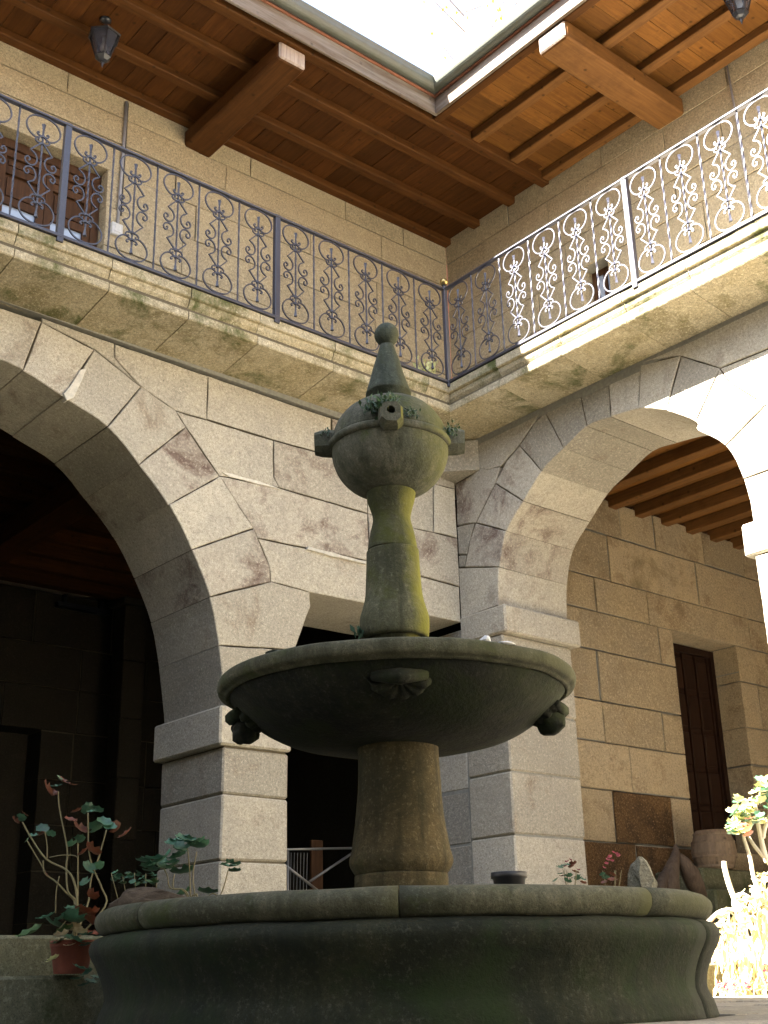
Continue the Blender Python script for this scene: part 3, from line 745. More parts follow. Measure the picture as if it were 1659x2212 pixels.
# ================================================================== EAVES
PZ = 3.15                                              # underside of the boards
def swap(v, s): return (v[0], v[1], v[2]) if s == 'L' else (v[1], v[0], v[2])
def sbox(name, a, b, mat, parent, s, ch=0.006, jit=.002):
    A = swap(a, s); B = swap(b, s)
    lo = [min(A[i], B[i]) for i in range(3)]; hi = [max(A[i], B[i]) for i in range(3)]
    return block(name, lo, hi, mat, parent, ch, jit)
def gutter(name_parent, s, end, start):
    """half round zinc gutter, open on top, in pieces with seams"""
    r = 0.068; yc = -0.125; zc = 3.292
    ring = [(-r, .035), (-r - .008, .042), (-r - .010, .03)] + [(-r * math.cos(a), -r * math.sin(a)) for a in [math.pi * k / 10 for k in range(0, 11)]] + [(r, .03), (r - .006, .03)] + \
           [(r * .93 * math.cos(a), -r * .93 * math.sin(a)) for a in [math.pi * k / 10 for k in range(0, 11)]] + [(-r * .93, .035)]
    L = abs(end - start); n = max(1, int(L / 1.9)); npf = len(ring)
    for i in range(n):
        a = start + (end - start) * i / n; b = start + (end - start) * (i + 1) / n
        V = []
        for e, xx in enumerate((a, b)):
            for (p, z) in ring:
                u = xx
                if i == 0 and e == 0: u = yc + p                # mitre at the inner corner
                V.append(swap((u, yc + p, zc + z), s))
        F = [(k, (k + 1) % npf, npf + (k + 1) % npf, npf + k) for k in range(npf)] + [tuple(range(npf)), tuple(range(npf, 2 * npf))[::-1]]
        pc = obj('gutter', V, F, M['zinc'], name_parent, recalc=True)
        if i > 0:
            V = []
            for xx in (a - .025, a + .025):
                for k in range(3, 14):
                    p, z = ring[k]; V.append(swap((xx, yc + p * 1.03, zc + z * 1.03 ), s))
            F = [(k, k + 1, 11 + k + 1, 11 + k) for k in range(10)]
            obj('seam', V, F, M['zinc'], pc)
def eave(s, name, label, u_end):
    along, across = ('x', 'y') if s == 'L' else ('y', 'x')
    e = thing(name, label, 'roof', swap((-3, .8, 3.2), s))
    u = u_end; top = D if s == 'L' else 0.055
    while u < top - .01:                                # boards
        w = min(random.uniform(.19, .31), top - u)
        dz = random.uniform(0, .006)
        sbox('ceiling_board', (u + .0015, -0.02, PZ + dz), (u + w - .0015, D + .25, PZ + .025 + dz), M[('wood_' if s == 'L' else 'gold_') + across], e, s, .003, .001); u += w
    pe = D if s == 'L' else 0.038
    for yc in (.62, 1.20, 1.70):
        h = .082 if s == 'L' else .098
        if s == 'R': yc -= .02
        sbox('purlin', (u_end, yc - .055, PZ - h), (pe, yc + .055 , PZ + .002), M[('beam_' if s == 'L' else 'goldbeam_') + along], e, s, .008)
    if s == 'L': sbox('edge_beam', (u_end, .04, PZ - .12), (D, .15, PZ + .002), M['beam_x'], e, s, .008)
    else: sbox('edge_beam', (u_end, -.005, PZ - .11), (.038, .09, PZ + .002), M['beam_y'], e, s, .008)
    c = -.055 if s == 'L' else -.056
    sbox('fascia_board', (u_end, -.055, PZ - .125), (-.022 if s == 'L' else -.057, -.022, PZ + .075), M['fascia_' + along], e, s, .006)
    sbox('tile_edge', (u_end, -.07, PZ + .082), (-.03, .3, PZ + .105), M['tile'], e, s, .006)
    gutter(e, s, u_end, -.125)
    V = [(u_end, -.085, 3.325), (u_end, 9, 6.2), (D + 8, 9, 6.2), (-.085, -.085, 3.325)]
    V2 = [(u_end, -.03, 3.36), (u_end, 9, 6.35), (D + 8, 9, 6.35), (-.03, -.03, 3.36)]
    V = [swap(v, s) for v in V] + [swap(v, s) for v in V2]
    obj('roof_deck', V, [(0, 1, 2, 3), (4, 7, 6, 5), (0, 4, 5, 1), (1, 5, 6, 2), (2, 6, 7, 3), (3, 7, 4, 0)], M['tile'], e, recalc=True)
    return e
el = eave('L', 'wooden_eave', 'shaded dark brown wooden eave with boards and purlins over the left gallery', -9.2)
er = eave('R', 'wooden_eave', 'glowing orange brown wooden eave over the right gallery, its edge board in sun', -14.0)
def cant(s, u0, u1, y0, label):
    t = thing('cantilever_beam', label, 'beam', swap(((u0 + u1) / 2, D, 2.9), s))
    bo = sbox('beam', (u0, y0 + .02, 2.835), (u1, D + .3, PZ - .118), M['beam_y' if s == 'L' else 'goldbeam_x'], t, s, .018, .004)
    sbox('end_face', (u0 + .006, y0, 2.842), (u1 - .006, y0 + .03, PZ - .125), M['beam_end'], t, s, .016, .002)
    for k in range(1): pass
cant('L', -1.915, -1.605, .075, 'thick wooden beam under the shaded left eave with grey weathered end')
cant('R', -1.78, -1.445, -.02, 'thick wooden beam under the right eave with sunlit pale end')
cant('L', -5.6, -5.3, .075, 'thick wooden beam at the far left end of the shaded eave')
cant('R', -5.3, -5.0, -.02, 'thick wooden beam far along the right eave beyond the lantern')

# ================================================================== RAILING
def twisted_bar(p0, p1, r, n=34, tw=0.42):
    pts = [Vector(p0).lerp(Vector(p1), i / n) for i in range(n + 1)]
    return G().tube(pts, r, 4, True, twist=tw)
def railing(s, pitch, per_post, count, label):
    t = thing('iron_railing', label, 'railing', swap((-2, 0, 0), s))
    ln = pitch * count
    P = lambda u, z, y=0.0: swap((u, y, z), s)
    for z0, z1, w, nm in ((.992, 1.010, .022, 'top_rail'), (-.012, .014, .018, 'bottom_rail')):
        a, b = P(-ln, z0, -w), P(-.022, z1, w)
        block(nm, [min(a[i], b[i]) for i in range(3)], [max(a[i], b[i]) for i in range(3)], M['iron'], t, .003, 0)
    # prototype pieces
    half = [(-.034, .236), (-.030, .226), (-.040, .217), (-.053, .224), (-.056, .243), (-.040, .259), (-.012, .262)]
    half2 = [(-.0888, .350)]
    half3 = [(-.052, .372), (-.033, .402), (-.031, .437), (-.050, .474), (-.083, .487), (-.115, .470), (-.124, .442), (-.108, .419), (-.090, .426), (-.086, .444), (-.098, .452)]
    def scroll_pts(sx, fl):
        A = smooth_path([(u, 0, w) for u, w in half], 2) + [Vector((-.0888, 0, .35))] + smooth_path([(-.0888, 0, .35)] + [(u, 0, w) for u, w in half3], 2)[1:]
        return [(sx * p.x, 0, (1 - p.z) if not fl else 1 - (.99 - p.z)) for p in A]
    loop = [(-.030, .174), (-.040, .166), (-.047, .178), (-.034, .193), (-.012, .197), (-.05, .222), (-.095, .205), (-.130, .160), (-.137, .11), (-.115, .06), (-.07, .028), (0, .017)]
    loopf = loop + [(-u, w) for u, w in loop[-2::-1]]
    def loop_pts(fl): return [(p.x, 0, (1 - p.z) if not fl else 1 - (.99 - p.z)) for p in smooth_path([(u, 0, w) for u, w in loopf], 2)]
    sc = pitch / .395
    def conv(pts, u0, k=1): return [P(u0 + p[0] * sc, p[2]) for p in pts]
    up = P(0, 0, 1.0)
    first = {}
    for i in range(count):
        uc = -(i + .5) * pitch; off = Vector(P(uc, 0))
        if not first:
            g = twisted_bar(P(uc, .13), P(uc, .87), .0085)
            for za, zb in ((.87, .915), (.085, .13)):
                pts = [P(uc, za), P(uc, (za + zb) / 2), P(uc, zb)]
                g.tube(pts, [.011, .012, .018] if za > .5 else [.018, .012, .011], 4)
            for zc in (1 - .198, 1 - .262, .262 + .01, .198 + .01):
                g.tube([P(uc, zc - .009), P(uc, zc + .009)], .016, 6)
            bar = g.make('ornament_bar', M['iron'], t, origin=P(uc, .5))
            first['bar'] = bar
            for nm, pts in [('scroll', scroll_pts(sx, fl)) for sx in (1, -1) for fl in (0, 1)] + [('loop', loop_pts(0)), ('loop', loop_pts(1))]:
                first.setdefault('kids', []).append(G().tube(conv(pts, uc), .0074, 4, up=up).make(nm, M['iron'], bar, origin=P(uc, .5)))
            tb = twisted_bar(P(-pitch, .0), P(-pitch, 1.0), .0085).make('baluster', M['iron'], t, origin=P(-pitch, .5)); first['bal'] = tb
        else:
            b2 = inst(first['bar'], t, P(uc, .5))
            for k in first['kids']:
                c2 = k.copy(); COL.objects.link(c2); c2.parent = b2; c2.location = k.location
            if (i + 1) % per_post and i + 1 < count: inst(first['bal'], t, P(-(i + 1) * pitch, .5))
    k = per_post
    while k <= count:
        u = -k * pitch
        a, b = P(u - .026, -.05, -.016), P(u + .026, 1.02, .030)
        block('post', [min(a[i], b[i]) for i in range(3)], [max(a[i], b[i]) for i in range(3)], M['iron'], t, .003, 0); k += per_post
    return t
railing('L', .395, 5, 20, 'dark wrought iron railing with scrolls along the shaded left gallery')
railing('R', .372, 6, 22, 'wrought iron railing with scrolls along the right gallery, bleached by sun beyond the corner')
t = thing('corner_post', 'dark iron corner post with a brass ball where the two railings meet', 'post', (0, 0, 0))
block('post', (-.021, -.021, -.05), (.021, .021, 1.03), M['iron'], t, .003, 0)
G().lathe([(.012, 1.03), (.014, 1.045), (.026, 1.05)], 12).make('collar', M['iron'], t)
bm = bmesh.new(); bmesh.ops.create_uvsphere(bm, u_segments=20, v_segments=12, radius=.042); 
obj('ball', [v.co + Vector((0, 0, 1.09)) for v in bm.verts], [tuple(v.index for v in f.verts) for f in bm.faces], M['brass'], t, True); bm.free()

# ================================================================== RIGHT ARCADE: END WALL, DOOR, CEILING
EY = 0.50
ew = thing('end_wall', 'warm tan coursed granite wall with a tall door, seen through the right arch', 'wall', (3, EY, AF))
def EW(u, v, d): return (u, EY + d, v)
zle = [AF - .05, -4.5, -4.04, -3.54, -3.07, -2.65, -2.12, -1.70, -1.32, -0.79, -0.37]
fx = {0: [2.6, 3.7, 5.0, 5.9], 1: [2.75, 3.72, 4.9, 5.8], 2: [2.46, 3.38, 5.5], 3: [2.78, 5.3, 6.0], 4: [2.42, 3.38, 5.6], 5: [2.41, 5.25, 5.9], 6: [3.47, 5.5], 7: [2.47, 3.33, 5.22, 6.0],
      8: [1.9, 2.75, 4.3, 5.6], 9: [2.1, 3.0, 3.6, 4.5, 5.3, 6.1]}
ep = courses(zle, 1.47, 6.8, 1, openings=((3.72, 4.90, -4.03, -1.71),), fixed=fx)
em = {}
for i, p in enumerate(ep):
    cx = (p[0][0] + p[1][0]) / 2; cz = (p[0][1] + p[2][1]) / 2
    if cz < -4.05 and cx < 3.7: em[i] = M['rust']
    if -4.05 < cz < -3.5 and 2.4 < cx < 3.4: em[i] = M['rust']
wall_of(ep, EW, M['endwall'], ew, depth=0.6, mortar='mortar', mats=em, gap=.007, ch=.006, mrec=.010)
td = thing('arcade_door', 'tall dark brown panelled door recessed in the tan stone wall under the right arch', 'door', (4.3, EY + .36, -4.0))
dy = EY + .30
for a, b in ((3.74, 3.81), (4.81, 4.88)): G().box((a, dy, -4.0), (b, dy + .08, -1.72)).make('frame', M['door_dark'], td)
G().box((3.812, dy + .002, -1.80), (4.808, dy + .08, -1.722)).make('frame', M['door_dark'], td)
G().box((3.812, dy + .04, -4.0), (4.808, dy + .07, -1.802)).make('leaf', M['door_dark'], td)
for c in range(4):
    for r in range(5):
        xa = 3.85 + c * .235; za = -3.95 + r * .43
        block('panel', (xa, dy + .018, za), (xa + .19, dy + .041, za + .37), M['door_dark'], td, .012, 0)
for c in range(5): G().box((3.815 + c * .235, dy + .012, -3.99), (3.838 + c * .235, dy + .04, -1.81)).make('batten', M['door_dark'], td)
# steps before that door
st = thing('door_steps', 'grey stone ledge and steps below the tall door under the right arch', 'steps', (4, 0, AF))
for x0, x1, ya, yb, za, zb in ((2.98, 4.0, -.08, .49, -4.52, -4.30), (4.01, 5.4, -.08, .49, -4.52, -4.30), (2.7, 3.9, -.40, .485, -4.78, -4.525), (3.91, 5.6, -.40, .485, -4.78, -4.525), (2.5, 4.2, -.75, .48, AF - .02, -4.785), (4.21, 5.9, -.75, .48, AF - .02, -4.785)):
    block('step_block', (x0, ya, za), (x1, yb, zb), M['step'], st, .018, .005)
# joists of the right arcade
rc = thing('arcade_ceiling', 'brown wooden joists and boards of the ceiling inside the right arcade', 'ceiling', (4, -2, -.3))
x = 1.55
while x < 6.9:
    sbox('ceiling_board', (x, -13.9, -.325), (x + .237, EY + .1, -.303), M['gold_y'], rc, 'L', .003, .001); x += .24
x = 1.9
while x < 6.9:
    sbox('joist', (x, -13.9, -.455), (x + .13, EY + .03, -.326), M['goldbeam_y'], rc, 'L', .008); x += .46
x = 1.56
while x < 6.9:
    w = random.uniform(.22, .30); zz = random.uniform(-.33, -.345)
    block('infill_stone', (x + .36, EY - .0, -.372), (x + .36 + w, EY + .2, zz), M['endwall'], ew, .02, .012); x += .46
G().box((6.75, -14.0, GZ), (6.95, 1.0, 3)).make('back_wall', M['endwall'], ew)
G().box((1.5, -14.2, GZ), (6.9, -14.0, 3)).make('cross_wall', M['endwall'], ew)

# ================================================================== LEFT ARCADE INTERIOR
BY = 7.0
bw = thing('arcade_back_wall', 'dim coursed stone wall deep inside the dark left arch', 'wall', (-3, BY, AF))
def BW(u, v, d): return (u, BY + d, v)
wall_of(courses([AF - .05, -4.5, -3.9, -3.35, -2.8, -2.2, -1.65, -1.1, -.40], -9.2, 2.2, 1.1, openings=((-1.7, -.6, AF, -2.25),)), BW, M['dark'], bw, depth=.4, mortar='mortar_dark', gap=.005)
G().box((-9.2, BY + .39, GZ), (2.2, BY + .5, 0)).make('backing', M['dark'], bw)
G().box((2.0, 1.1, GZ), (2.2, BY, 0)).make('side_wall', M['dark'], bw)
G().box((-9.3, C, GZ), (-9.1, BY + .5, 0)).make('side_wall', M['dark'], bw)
lc = thing('arcade_ceiling', 'dark reddish wooden joists and main beam inside the left arch', 'ceiling', (-3, 4, -.3))
yy = 1.6
while yy < BY:
    sbox('ceiling_board', (-9.1, yy, -.325), (2.0, yy + .235, -.303), M['wood_x'], lc, 'L', .003, .001); yy += .24
yy = 1.75
while yy < BY - .1:
    sbox('joist', (-9.1, yy, -.50), (2.0, yy + .14, -.326), M['wood_x'], lc, 'L', .008); yy += .52
sbox('main_beam', (-2.3, C + WT, -.78), (-1.98, BY, -.502), M['beam_y'], lc, 'L', .012)
tp = thing('stone_pillar', 'dim square stone pillar standing before the back wall in the dark left arch', 'pillar', (.3, 6.5, AF))
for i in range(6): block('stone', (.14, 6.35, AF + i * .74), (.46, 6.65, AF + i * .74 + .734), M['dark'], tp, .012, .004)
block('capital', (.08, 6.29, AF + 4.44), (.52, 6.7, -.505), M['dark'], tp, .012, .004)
a, b = on(123, 1300, 'y', BY - .08), on(234, 1330, 'y', BY - .08)
tl = thing('wall_fixture', 'dark narrow bar fixed high on the back wall inside the left arch', 'fixture', ((a[0] + b[0]) / 2, BY, a[2]))  # long dark wall fixture, read as a tube light
G().box((a[0], BY - .13, a[2] - .06), (b[0], BY - .03, a[2] + .0)).make('bar', M['black'], tl)
for q in (.15, .85): G().box((a[0] + (b[0] - a[0]) * q - .02, BY - .1, a[2]), (a[0] + (b[0] - a[0]) * q + .02, BY - .01, a[2] + .12)).make('bracket', M['black'], tl)
# things in the flat opening
tf = thing('folding_table', 'folded metal table frame leaning in the dark flat opening behind the column', 'table', (-.4, 1.9, AF))
yq = 1.95
def Q(px, py, y=yq): return on(px, py, 'y', y)
for p, q in (((560, 1836), (775, 1832)), ((615, 1868), (688, 1925)), ((668, 1905), (762, 1842))):
    G().tube([Q(*p), Q(*q)], .012, 8).make('tube', M['metal_bar'], tf, True)
for k in range(7): G().tube([Q(622 + 7 * k, 1842), Q(620 + 7 * k, 1925)], .003, 4).make('wire', M['metal_bar'], tf)
G().tube([Q(688, 1925), (Q(688, 1925)[0], yq, AF)], .012, 8).make('leg', M['metal_bar'], tf, True)
G().tube([Q(622, 1836), (Q(622, 1836)[0], yq, AF)], .012, 8).make('leg', M['metal_bar'], tf, True)
tb = thing('wooden_board', 'upright brown board leaning behind the folded table in the dark opening', 'board', (-.4, 2.4, AF))
a = on(683, 1815, 'y', 2.4)
V, F = bevbox((a[0] - .07, 2.38, AF), (a[0] + .07, 2.42, a[2]), .006, 0); obj('board', V, F, M['door'], tb)

# ================================================================== OTHER TWO SIDES OF THE COURTYARD (unseen; tones and places set for shade and bounce)
WX, WY, WE = -10.1, -14.0, -13.6
t = thing('unseen_wing', 'unseen arcaded wing closing the courtyard left of the viewer, toned dark to cut bounce light', 'building', (WX - .6, -4.0, GZ))
G().box((WX - 1.4, WE, -1.2), (WX - .6, 0.55, 3.1)).make('wall_band', M['dark'], t)  # dark tone chosen to keep bounce off the faces opposite
for yy in (WE + .4, -10.4, -8.0, -5.7, -3.4, -1.1):
    G().box((WX - 1.4, yy - .35, GZ - .1), (WX - .6, yy + .35, -1.21)).make('pier', M['dark'], t)
G().box((WX - 5.0, WE, GZ - .1), (WX - 4.8, 0.55, 3.1)).make('back_wall', M['joist_z'], t)
G().box((WX - 4.79, WE, GZ - .05), (WX - .2, 0.5, GZ + .02)).make('arcade_paving', M['step'], t)
G().box((WX - 4.79, WE, -1.1), (WX - 1.41, 0.5, -.9)).make('arcade_roof', M['joist_y'], t)
def roof(V, t): G().add(V + [(x, y, z - .17) for x, y, z in V], [(0, 1, 2, 3), (4, 7, 6, 5), (0, 4, 5, 1), (1, 5, 6, 2), (2, 6, 7, 3), (3, 7, 4, 0)]).make('roof', M['tile'], t)
roof([(WX, WE, 3.27), (WX, .0, 3.27), (WX - 7, 4, 5.6), (WX - 7, WE, 5.6)], t)
t = thing('unseen_wing', 'unseen wing closing the courtyard behind the viewer, made white to bounce light', 'building', (-4, WY - .8, GZ))
G().box((WX - .6, WY - 1.1, GZ - .1), (0.56, WY - .6, 3.1)).make('wall_core', M['white'], t)  # white chosen to bounce light onto the left wall
roof([(WX, WY, 3.27), (0, WY, 3.27), (4, WY - 7, 5.6), (WX - 4, WY - 7, 5.6)], t)

# ================================================================== FOUNTAIN
FX, FY = -4.078, -3.838
ft = thing('fountain', 'tall mossy granite fountain with round basin, bowl, globe, cone and ball', 'fountain', (FX, FY, GZ))
def fl(name, prof, mat, n=72, amp=.004, freq=5, sub=1, parent=None, smooth=True, cap=True):
    pr = []
    for i in range(len(prof) - 1):
        for k in range(sub):
            f = k / sub; pr.append((prof[i][0] + (prof[i + 1][0] - prof[i][0]) * f, prof[i][1] + (prof[i + 1][1] - prof[i][1]) * f))
    pr.append(prof[-1])
    g = G().lathe(pr, n, (FX, FY), cap); g.wobble(amp, freq, len(name))
    return g.make(name, mat, parent or ft, smooth, origin=(FX, FY, prof[0][1]))
def cr(pts, n=4):
    return [(p.x, p.z) for p in smooth_path([(r, 0, z) for r, z in pts], n)]
# basin wall: an ogee belly under a rolled rim, made in sectors with open joints
wallp = [(1.05, GZ - .03)] + cr([(1.10, GZ), (1.088, GZ + .05), (1.072, -5.29), (1.078, -5.24), (1.10, -5.19), (1.125, -5.145), (1.13, -5.115), (1.115, -5.09), (1.085, -5.078)], 3) + [(1.0, -5.078), (.97, -5.1), (.96, GZ)]
rimp = [(1.0, -5.076)] + cr([(1.065, -5.078), (1.093, -5.072), (1.112, -5.05), (1.117, -5.03), (1.112, -5.01), (1.095, -4.995), (1.065, -4.989)], 3) + [(.93, -4.989), (.905, -5.0), (.90, -5.06), (.93, -5.074)]
def sectors(name, prof, mat, joints, gap, n=10, amp=.004):
    J = sorted(joints)
    for i in range(len(J)):
        a0 = J[i]; a1 = J[(i + 1) % len(J)]
        if a1 <= a0: a1 += 2 * math.pi
        a0 += gap; a1 -= gap
        V = []; m = len(prof)
        for k in range(n + 1):
            a = a0 + (a1 - a0) * k / n
            for r, z in prof: V.append(Vector((FX + r * math.cos(a), FY + r * math.sin(a), z)))
        for q, v in enumerate(V): V[q] = v + noise.noise_vector(v * 5) * amp
        F = []
        for k in range(n):
            for q in range(m):
                q2 = (q + 1) % m
                F.append((k * m + q, k * m + q2, (k + 1) * m + q2, (k + 1) * m + q))
        F.append(tuple(range(m))); F.append(tuple(n * m + q for q in range(m))[::-1])
        o = obj(name, V, F, mat, ft, recalc=True)
        vals = [len(p.vertices) == 4 for p in o.data.polygons]; o.data.polygons.foreach_set('use_smooth', vals)
def ang(px, py, z):
    p = on(px, py, 'z', z); return math.atan2(p[1] - FY, p[0] - FX)
jf = []
for pxx in (862, 1410, 300):                           # joints seen on the rim's front
    # nearest crossing of the sight line with the rim circle
    d = ray(pxx, 1950); d2 = np.array([d[0], d[1]]); d2 /= np.hypot(*d2); o2 = CAM[:2] - np.array([FX, FY])
    bq = o2 @ d2; cq = o2 @ o2 - 1.115 ** 2; tt = -bq - math.sqrt(max(0, bq * bq - cq)); h = o2 + tt * d2; jf.append(math.atan2(h[1], h[0]))
jf = jf + [0.2, 1.0, 1.9, 2.6]
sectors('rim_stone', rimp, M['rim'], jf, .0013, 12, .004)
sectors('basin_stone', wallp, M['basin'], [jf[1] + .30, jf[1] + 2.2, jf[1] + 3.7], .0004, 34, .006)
G().lathe([(.955, GZ + .0), (.955, GZ + .06)], 48, (FX, FY)).make('basin_floor', M['basin'], ft)
w = G().lathe([(.958, GZ + .061), (.957, GZ + .18)], 48, (FX, FY)).make('water', M['water']); w['kind'] = 'structure'
colp = cr([(.176, -5.35), (.176, -5.0), (.177, -4.885), (.174, -4.876), (.186, -4.860), (.197, -4.838), (.196, -4.815), (.186, -4.78), (.172, -4.69), (.164, -4.60), (.159, -4.50), (.157, -4.43), (.158, -4.385)], 3)
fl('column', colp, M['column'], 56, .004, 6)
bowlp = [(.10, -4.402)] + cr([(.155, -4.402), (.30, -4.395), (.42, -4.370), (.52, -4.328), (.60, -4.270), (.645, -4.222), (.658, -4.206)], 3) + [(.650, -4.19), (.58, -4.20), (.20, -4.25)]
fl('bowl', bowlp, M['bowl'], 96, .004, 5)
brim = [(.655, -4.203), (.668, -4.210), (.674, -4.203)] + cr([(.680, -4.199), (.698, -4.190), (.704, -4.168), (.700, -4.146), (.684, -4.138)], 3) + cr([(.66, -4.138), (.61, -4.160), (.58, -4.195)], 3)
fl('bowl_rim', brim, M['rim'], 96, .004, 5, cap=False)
# scallop shells and knobs under the bowl
def shell(angle, r0, z0, parent, size=.13):
    g = G(); n = 14; m = 7; V = []
    for j in range(m + 1):
        rr = size * j / m
        for i in range(n * 2 + 1):
            a = math.pi * (i / (n * 2)); rib = 1 + .10 * abs(math.sin(a * 5.5)) * (j / m)
            x = math.cos(a) * rr * rib; yv = -math.sin(a) * rr * .80 * rib
            h = .028 * math.sin(math.pi * min(1, j / m) * .62 + .35) * (0.75 + .30 * abs(math.sin(a * 5.5))) * (1 if j < m else .1)
            V.append((x, yv, h))
    F = []; w_ = n * 2 + 1
    for j in range(m):
        for i in range(w_ - 1): F.append((j * w_ + i, j * w_ + i + 1, (j + 1) * w_ + i + 1, (j + 1) * w_ + i))
    er_ = Vector((math.cos(angle), math.sin(angle), 0)); et = Vector((-math.sin(angle), math.cos(angle), 0)); ez = Vector((0, 0, 1))
    nn = (er_ * .62 - ez * .78).normalized(); dn = (er_ * .78 + ez * .62).normalized()      # surface normal / upward along the bowl
    base = Vector((FX, FY, 0)) + er_ * r0 + ez * z0
    W = [base + et * x + dn * yv + nn * h for x, yv, h in V]
    g.add(W, F); g.tube([base + dn * .01 - et * size * .9, base + dn * .035 + nn * .035, base + dn * .01 + et * size * .9], [.018, .03, .018], 8)
    g.make('scallop_shell', M['bowl'], parent, True)
view = math.atan2(CAM[1] - FY, CAM[0] - FX)
for k in range(4): shell(view + .02 + k * math.pi / 2, .60, -4.262, ft, .105)
for k in (1, 3):
    a = view + k * math.pi / 2
    bm = bmesh.new(); bmesh.ops.create_icosphere(bm, subdivisions=3, radius=1)
    c0 = Vector((FX + math.cos(a) * .60, FY + math.sin(a) * .60, -4.315))
    V = [c0 + Vector((v.co.x * .055, v.co.y * .055, v.co.z * .05)) + noise.noise_vector(v.co * 1.6 + Vector((k, 0, 0))) * .016 for v in bm.verts]
    obj('carved_knob', V, [tuple(v.index for v in f.verts) for f in bm.faces], M['bowl'], ft, True); bm.free()
balp = cr([(.10, -4.10), (.10, -3.965), (.120, -3.965), (.137, -3.955), (.1405, -3.90), (.138, -3.868), (.128, -3.83), (.1175, -3.78), (.1135, -3.71), (.109, -3.62), (.108, -3.592)], 3)
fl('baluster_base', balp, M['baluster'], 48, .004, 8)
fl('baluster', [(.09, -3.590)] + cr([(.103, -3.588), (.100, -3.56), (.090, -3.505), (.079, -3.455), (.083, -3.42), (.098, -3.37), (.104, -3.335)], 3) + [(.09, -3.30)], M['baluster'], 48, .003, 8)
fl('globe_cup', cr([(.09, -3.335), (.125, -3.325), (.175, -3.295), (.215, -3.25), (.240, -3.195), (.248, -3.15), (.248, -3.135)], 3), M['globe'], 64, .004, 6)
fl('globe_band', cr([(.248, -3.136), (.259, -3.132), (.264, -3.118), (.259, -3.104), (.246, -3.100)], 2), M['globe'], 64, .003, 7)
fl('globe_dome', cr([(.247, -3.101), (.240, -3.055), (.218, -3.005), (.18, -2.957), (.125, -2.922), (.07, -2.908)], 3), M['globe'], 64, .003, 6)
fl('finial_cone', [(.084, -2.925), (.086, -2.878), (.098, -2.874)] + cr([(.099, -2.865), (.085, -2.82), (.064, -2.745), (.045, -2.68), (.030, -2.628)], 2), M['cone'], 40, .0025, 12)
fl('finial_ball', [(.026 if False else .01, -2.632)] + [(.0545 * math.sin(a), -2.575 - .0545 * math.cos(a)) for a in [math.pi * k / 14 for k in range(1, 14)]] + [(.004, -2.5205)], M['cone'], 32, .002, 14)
for k in range(4):                                     # block spouts on the band
    a = view + .03 + k * math.pi / 2
    er_ = Vector((math.cos(a), math.sin(a), 0)); et = Vector((-math.sin(a), math.cos(a), 0)); ez = Vector((0, 0, 1))
    c0 = Vector((FX, FY, -3.10)) + er_ * .235
    g = G(); rings = [(0.0, .052, .052), (.055, .050, .050), (.085, .040, .042)]
    V = []
    for dd, hw, hh in rings:
        for sx, sz in ((-1, -.55), (-.55, -1), (.55, -1), (1, -.55), (1, .6), (.6, 1), (-.6, 1), (-1, .6)): V.append(c0 + er_ * dd + et * sx * hw + ez * (sz * hh))
    F = []
    for i in range(2):
        for q in range(8): F.append((i * 8 + q, i * 8 + (q + 1) % 8, i * 8 + 8 + (q + 1) % 8, i * 8 + 8 + q))
    # hollow mouth
    n0 = len(V)
    for dd, s_ in ((.086, .018), (.03, .014)):
        for q in range(8): V.append(c0 + er_ * dd + et * math.cos(q * math.pi / 4 + .39 + math.pi * 1.25) * s_ + ez * (math.sin(q * math.pi / 4 + .39 + math.pi * 1.25) * s_ + .008))
    for q in range(8):
        F.append((16 + q, 16 + (q + 1) % 8, n0 + (q + 1) % 8, n0 + q)); F.append((n0 + q, n0 + (q + 1) % 8, n0 + 8 + (q + 1) % 8, n0 + 8 + q))
    F.append(tuple(n0 + 8 + q for q in range(8)))
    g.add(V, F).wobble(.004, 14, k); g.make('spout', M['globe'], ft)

# ------------------------------------------------------------------ small life on the fountain and ledges
def leafquad(c, d, nrm, L, Wd):
    d = d.normalized(); s = d.cross(nrm)
    if s.length < 1e-5: s = d.orthogonal()
    s.normalize(); c = Vector(c)
    return [c, c + d * L * .5 + s * Wd * .5, c + d * L, c + d * L * .5 - s * Wd * .5]
def tuft(name, label, c, rad, n, L, mat, cat, up=.8):
    g = G()
    for i in range(n):
        p = Vector(c) + Vector((random.gauss(0, 1), random.gauss(0, 1), random.gauss(0, .6))) * rad * .5
        d = Vector((random.uniform(-1, 1), random.uniform(-1, 1), random.uniform(-.2, 1) + up))
        g.add(leafquad(p, d, Vector((random.uniform(-1, 1), random.uniform(-1, 1), random.uniform(-1, 1))), L * random.uniform(.6, 1.3), L * random.uniform(.35, .6)), [(0, 1, 2, 3)])
    o = g.make(name, mat, recalc=False); return tag(o, label, cat, kind='stuff')
def onglobe(a, r, z): return (FX + math.cos(view + a) * r, FY + math.sin(view + a) * r, z)
tuft('fern_tuft', 'bright green fern tuft growing on the globe above the front spout', onglobe(-.14, .262, -3.055), .055, 240, .026, M['moss'], 'fern')
tuft('moss_cushion', 'dark green moss on the globe right of the front spout', onglobe(.34, .262, -3.085), .035, 90, .016, M['moss'], 'moss')
tuft('moss_cushion', 'green moss on the globe beside the right hand spout', onglobe(1.33, .262, -3.085), .045, 120, .016, M['moss'], 'moss')
tuft('moss_cushion', 'green moss on the globe beside the left hand spout', onglobe(-1.40, .262, -3.085), .04, 110, .016, M['moss'], 'moss')
tuft('moss_cushion', 'thin moss on top of the front spout', onglobe(.03, .30, -3.046), .03, 80, .012, M['moss'], 'moss')
tuft('grass_tuft', 'small green grass blades left of the baluster foot in the bowl', on(778, 1374, 'y', FY + .05), .02, 26, .04, M['leaf'], 'grass')
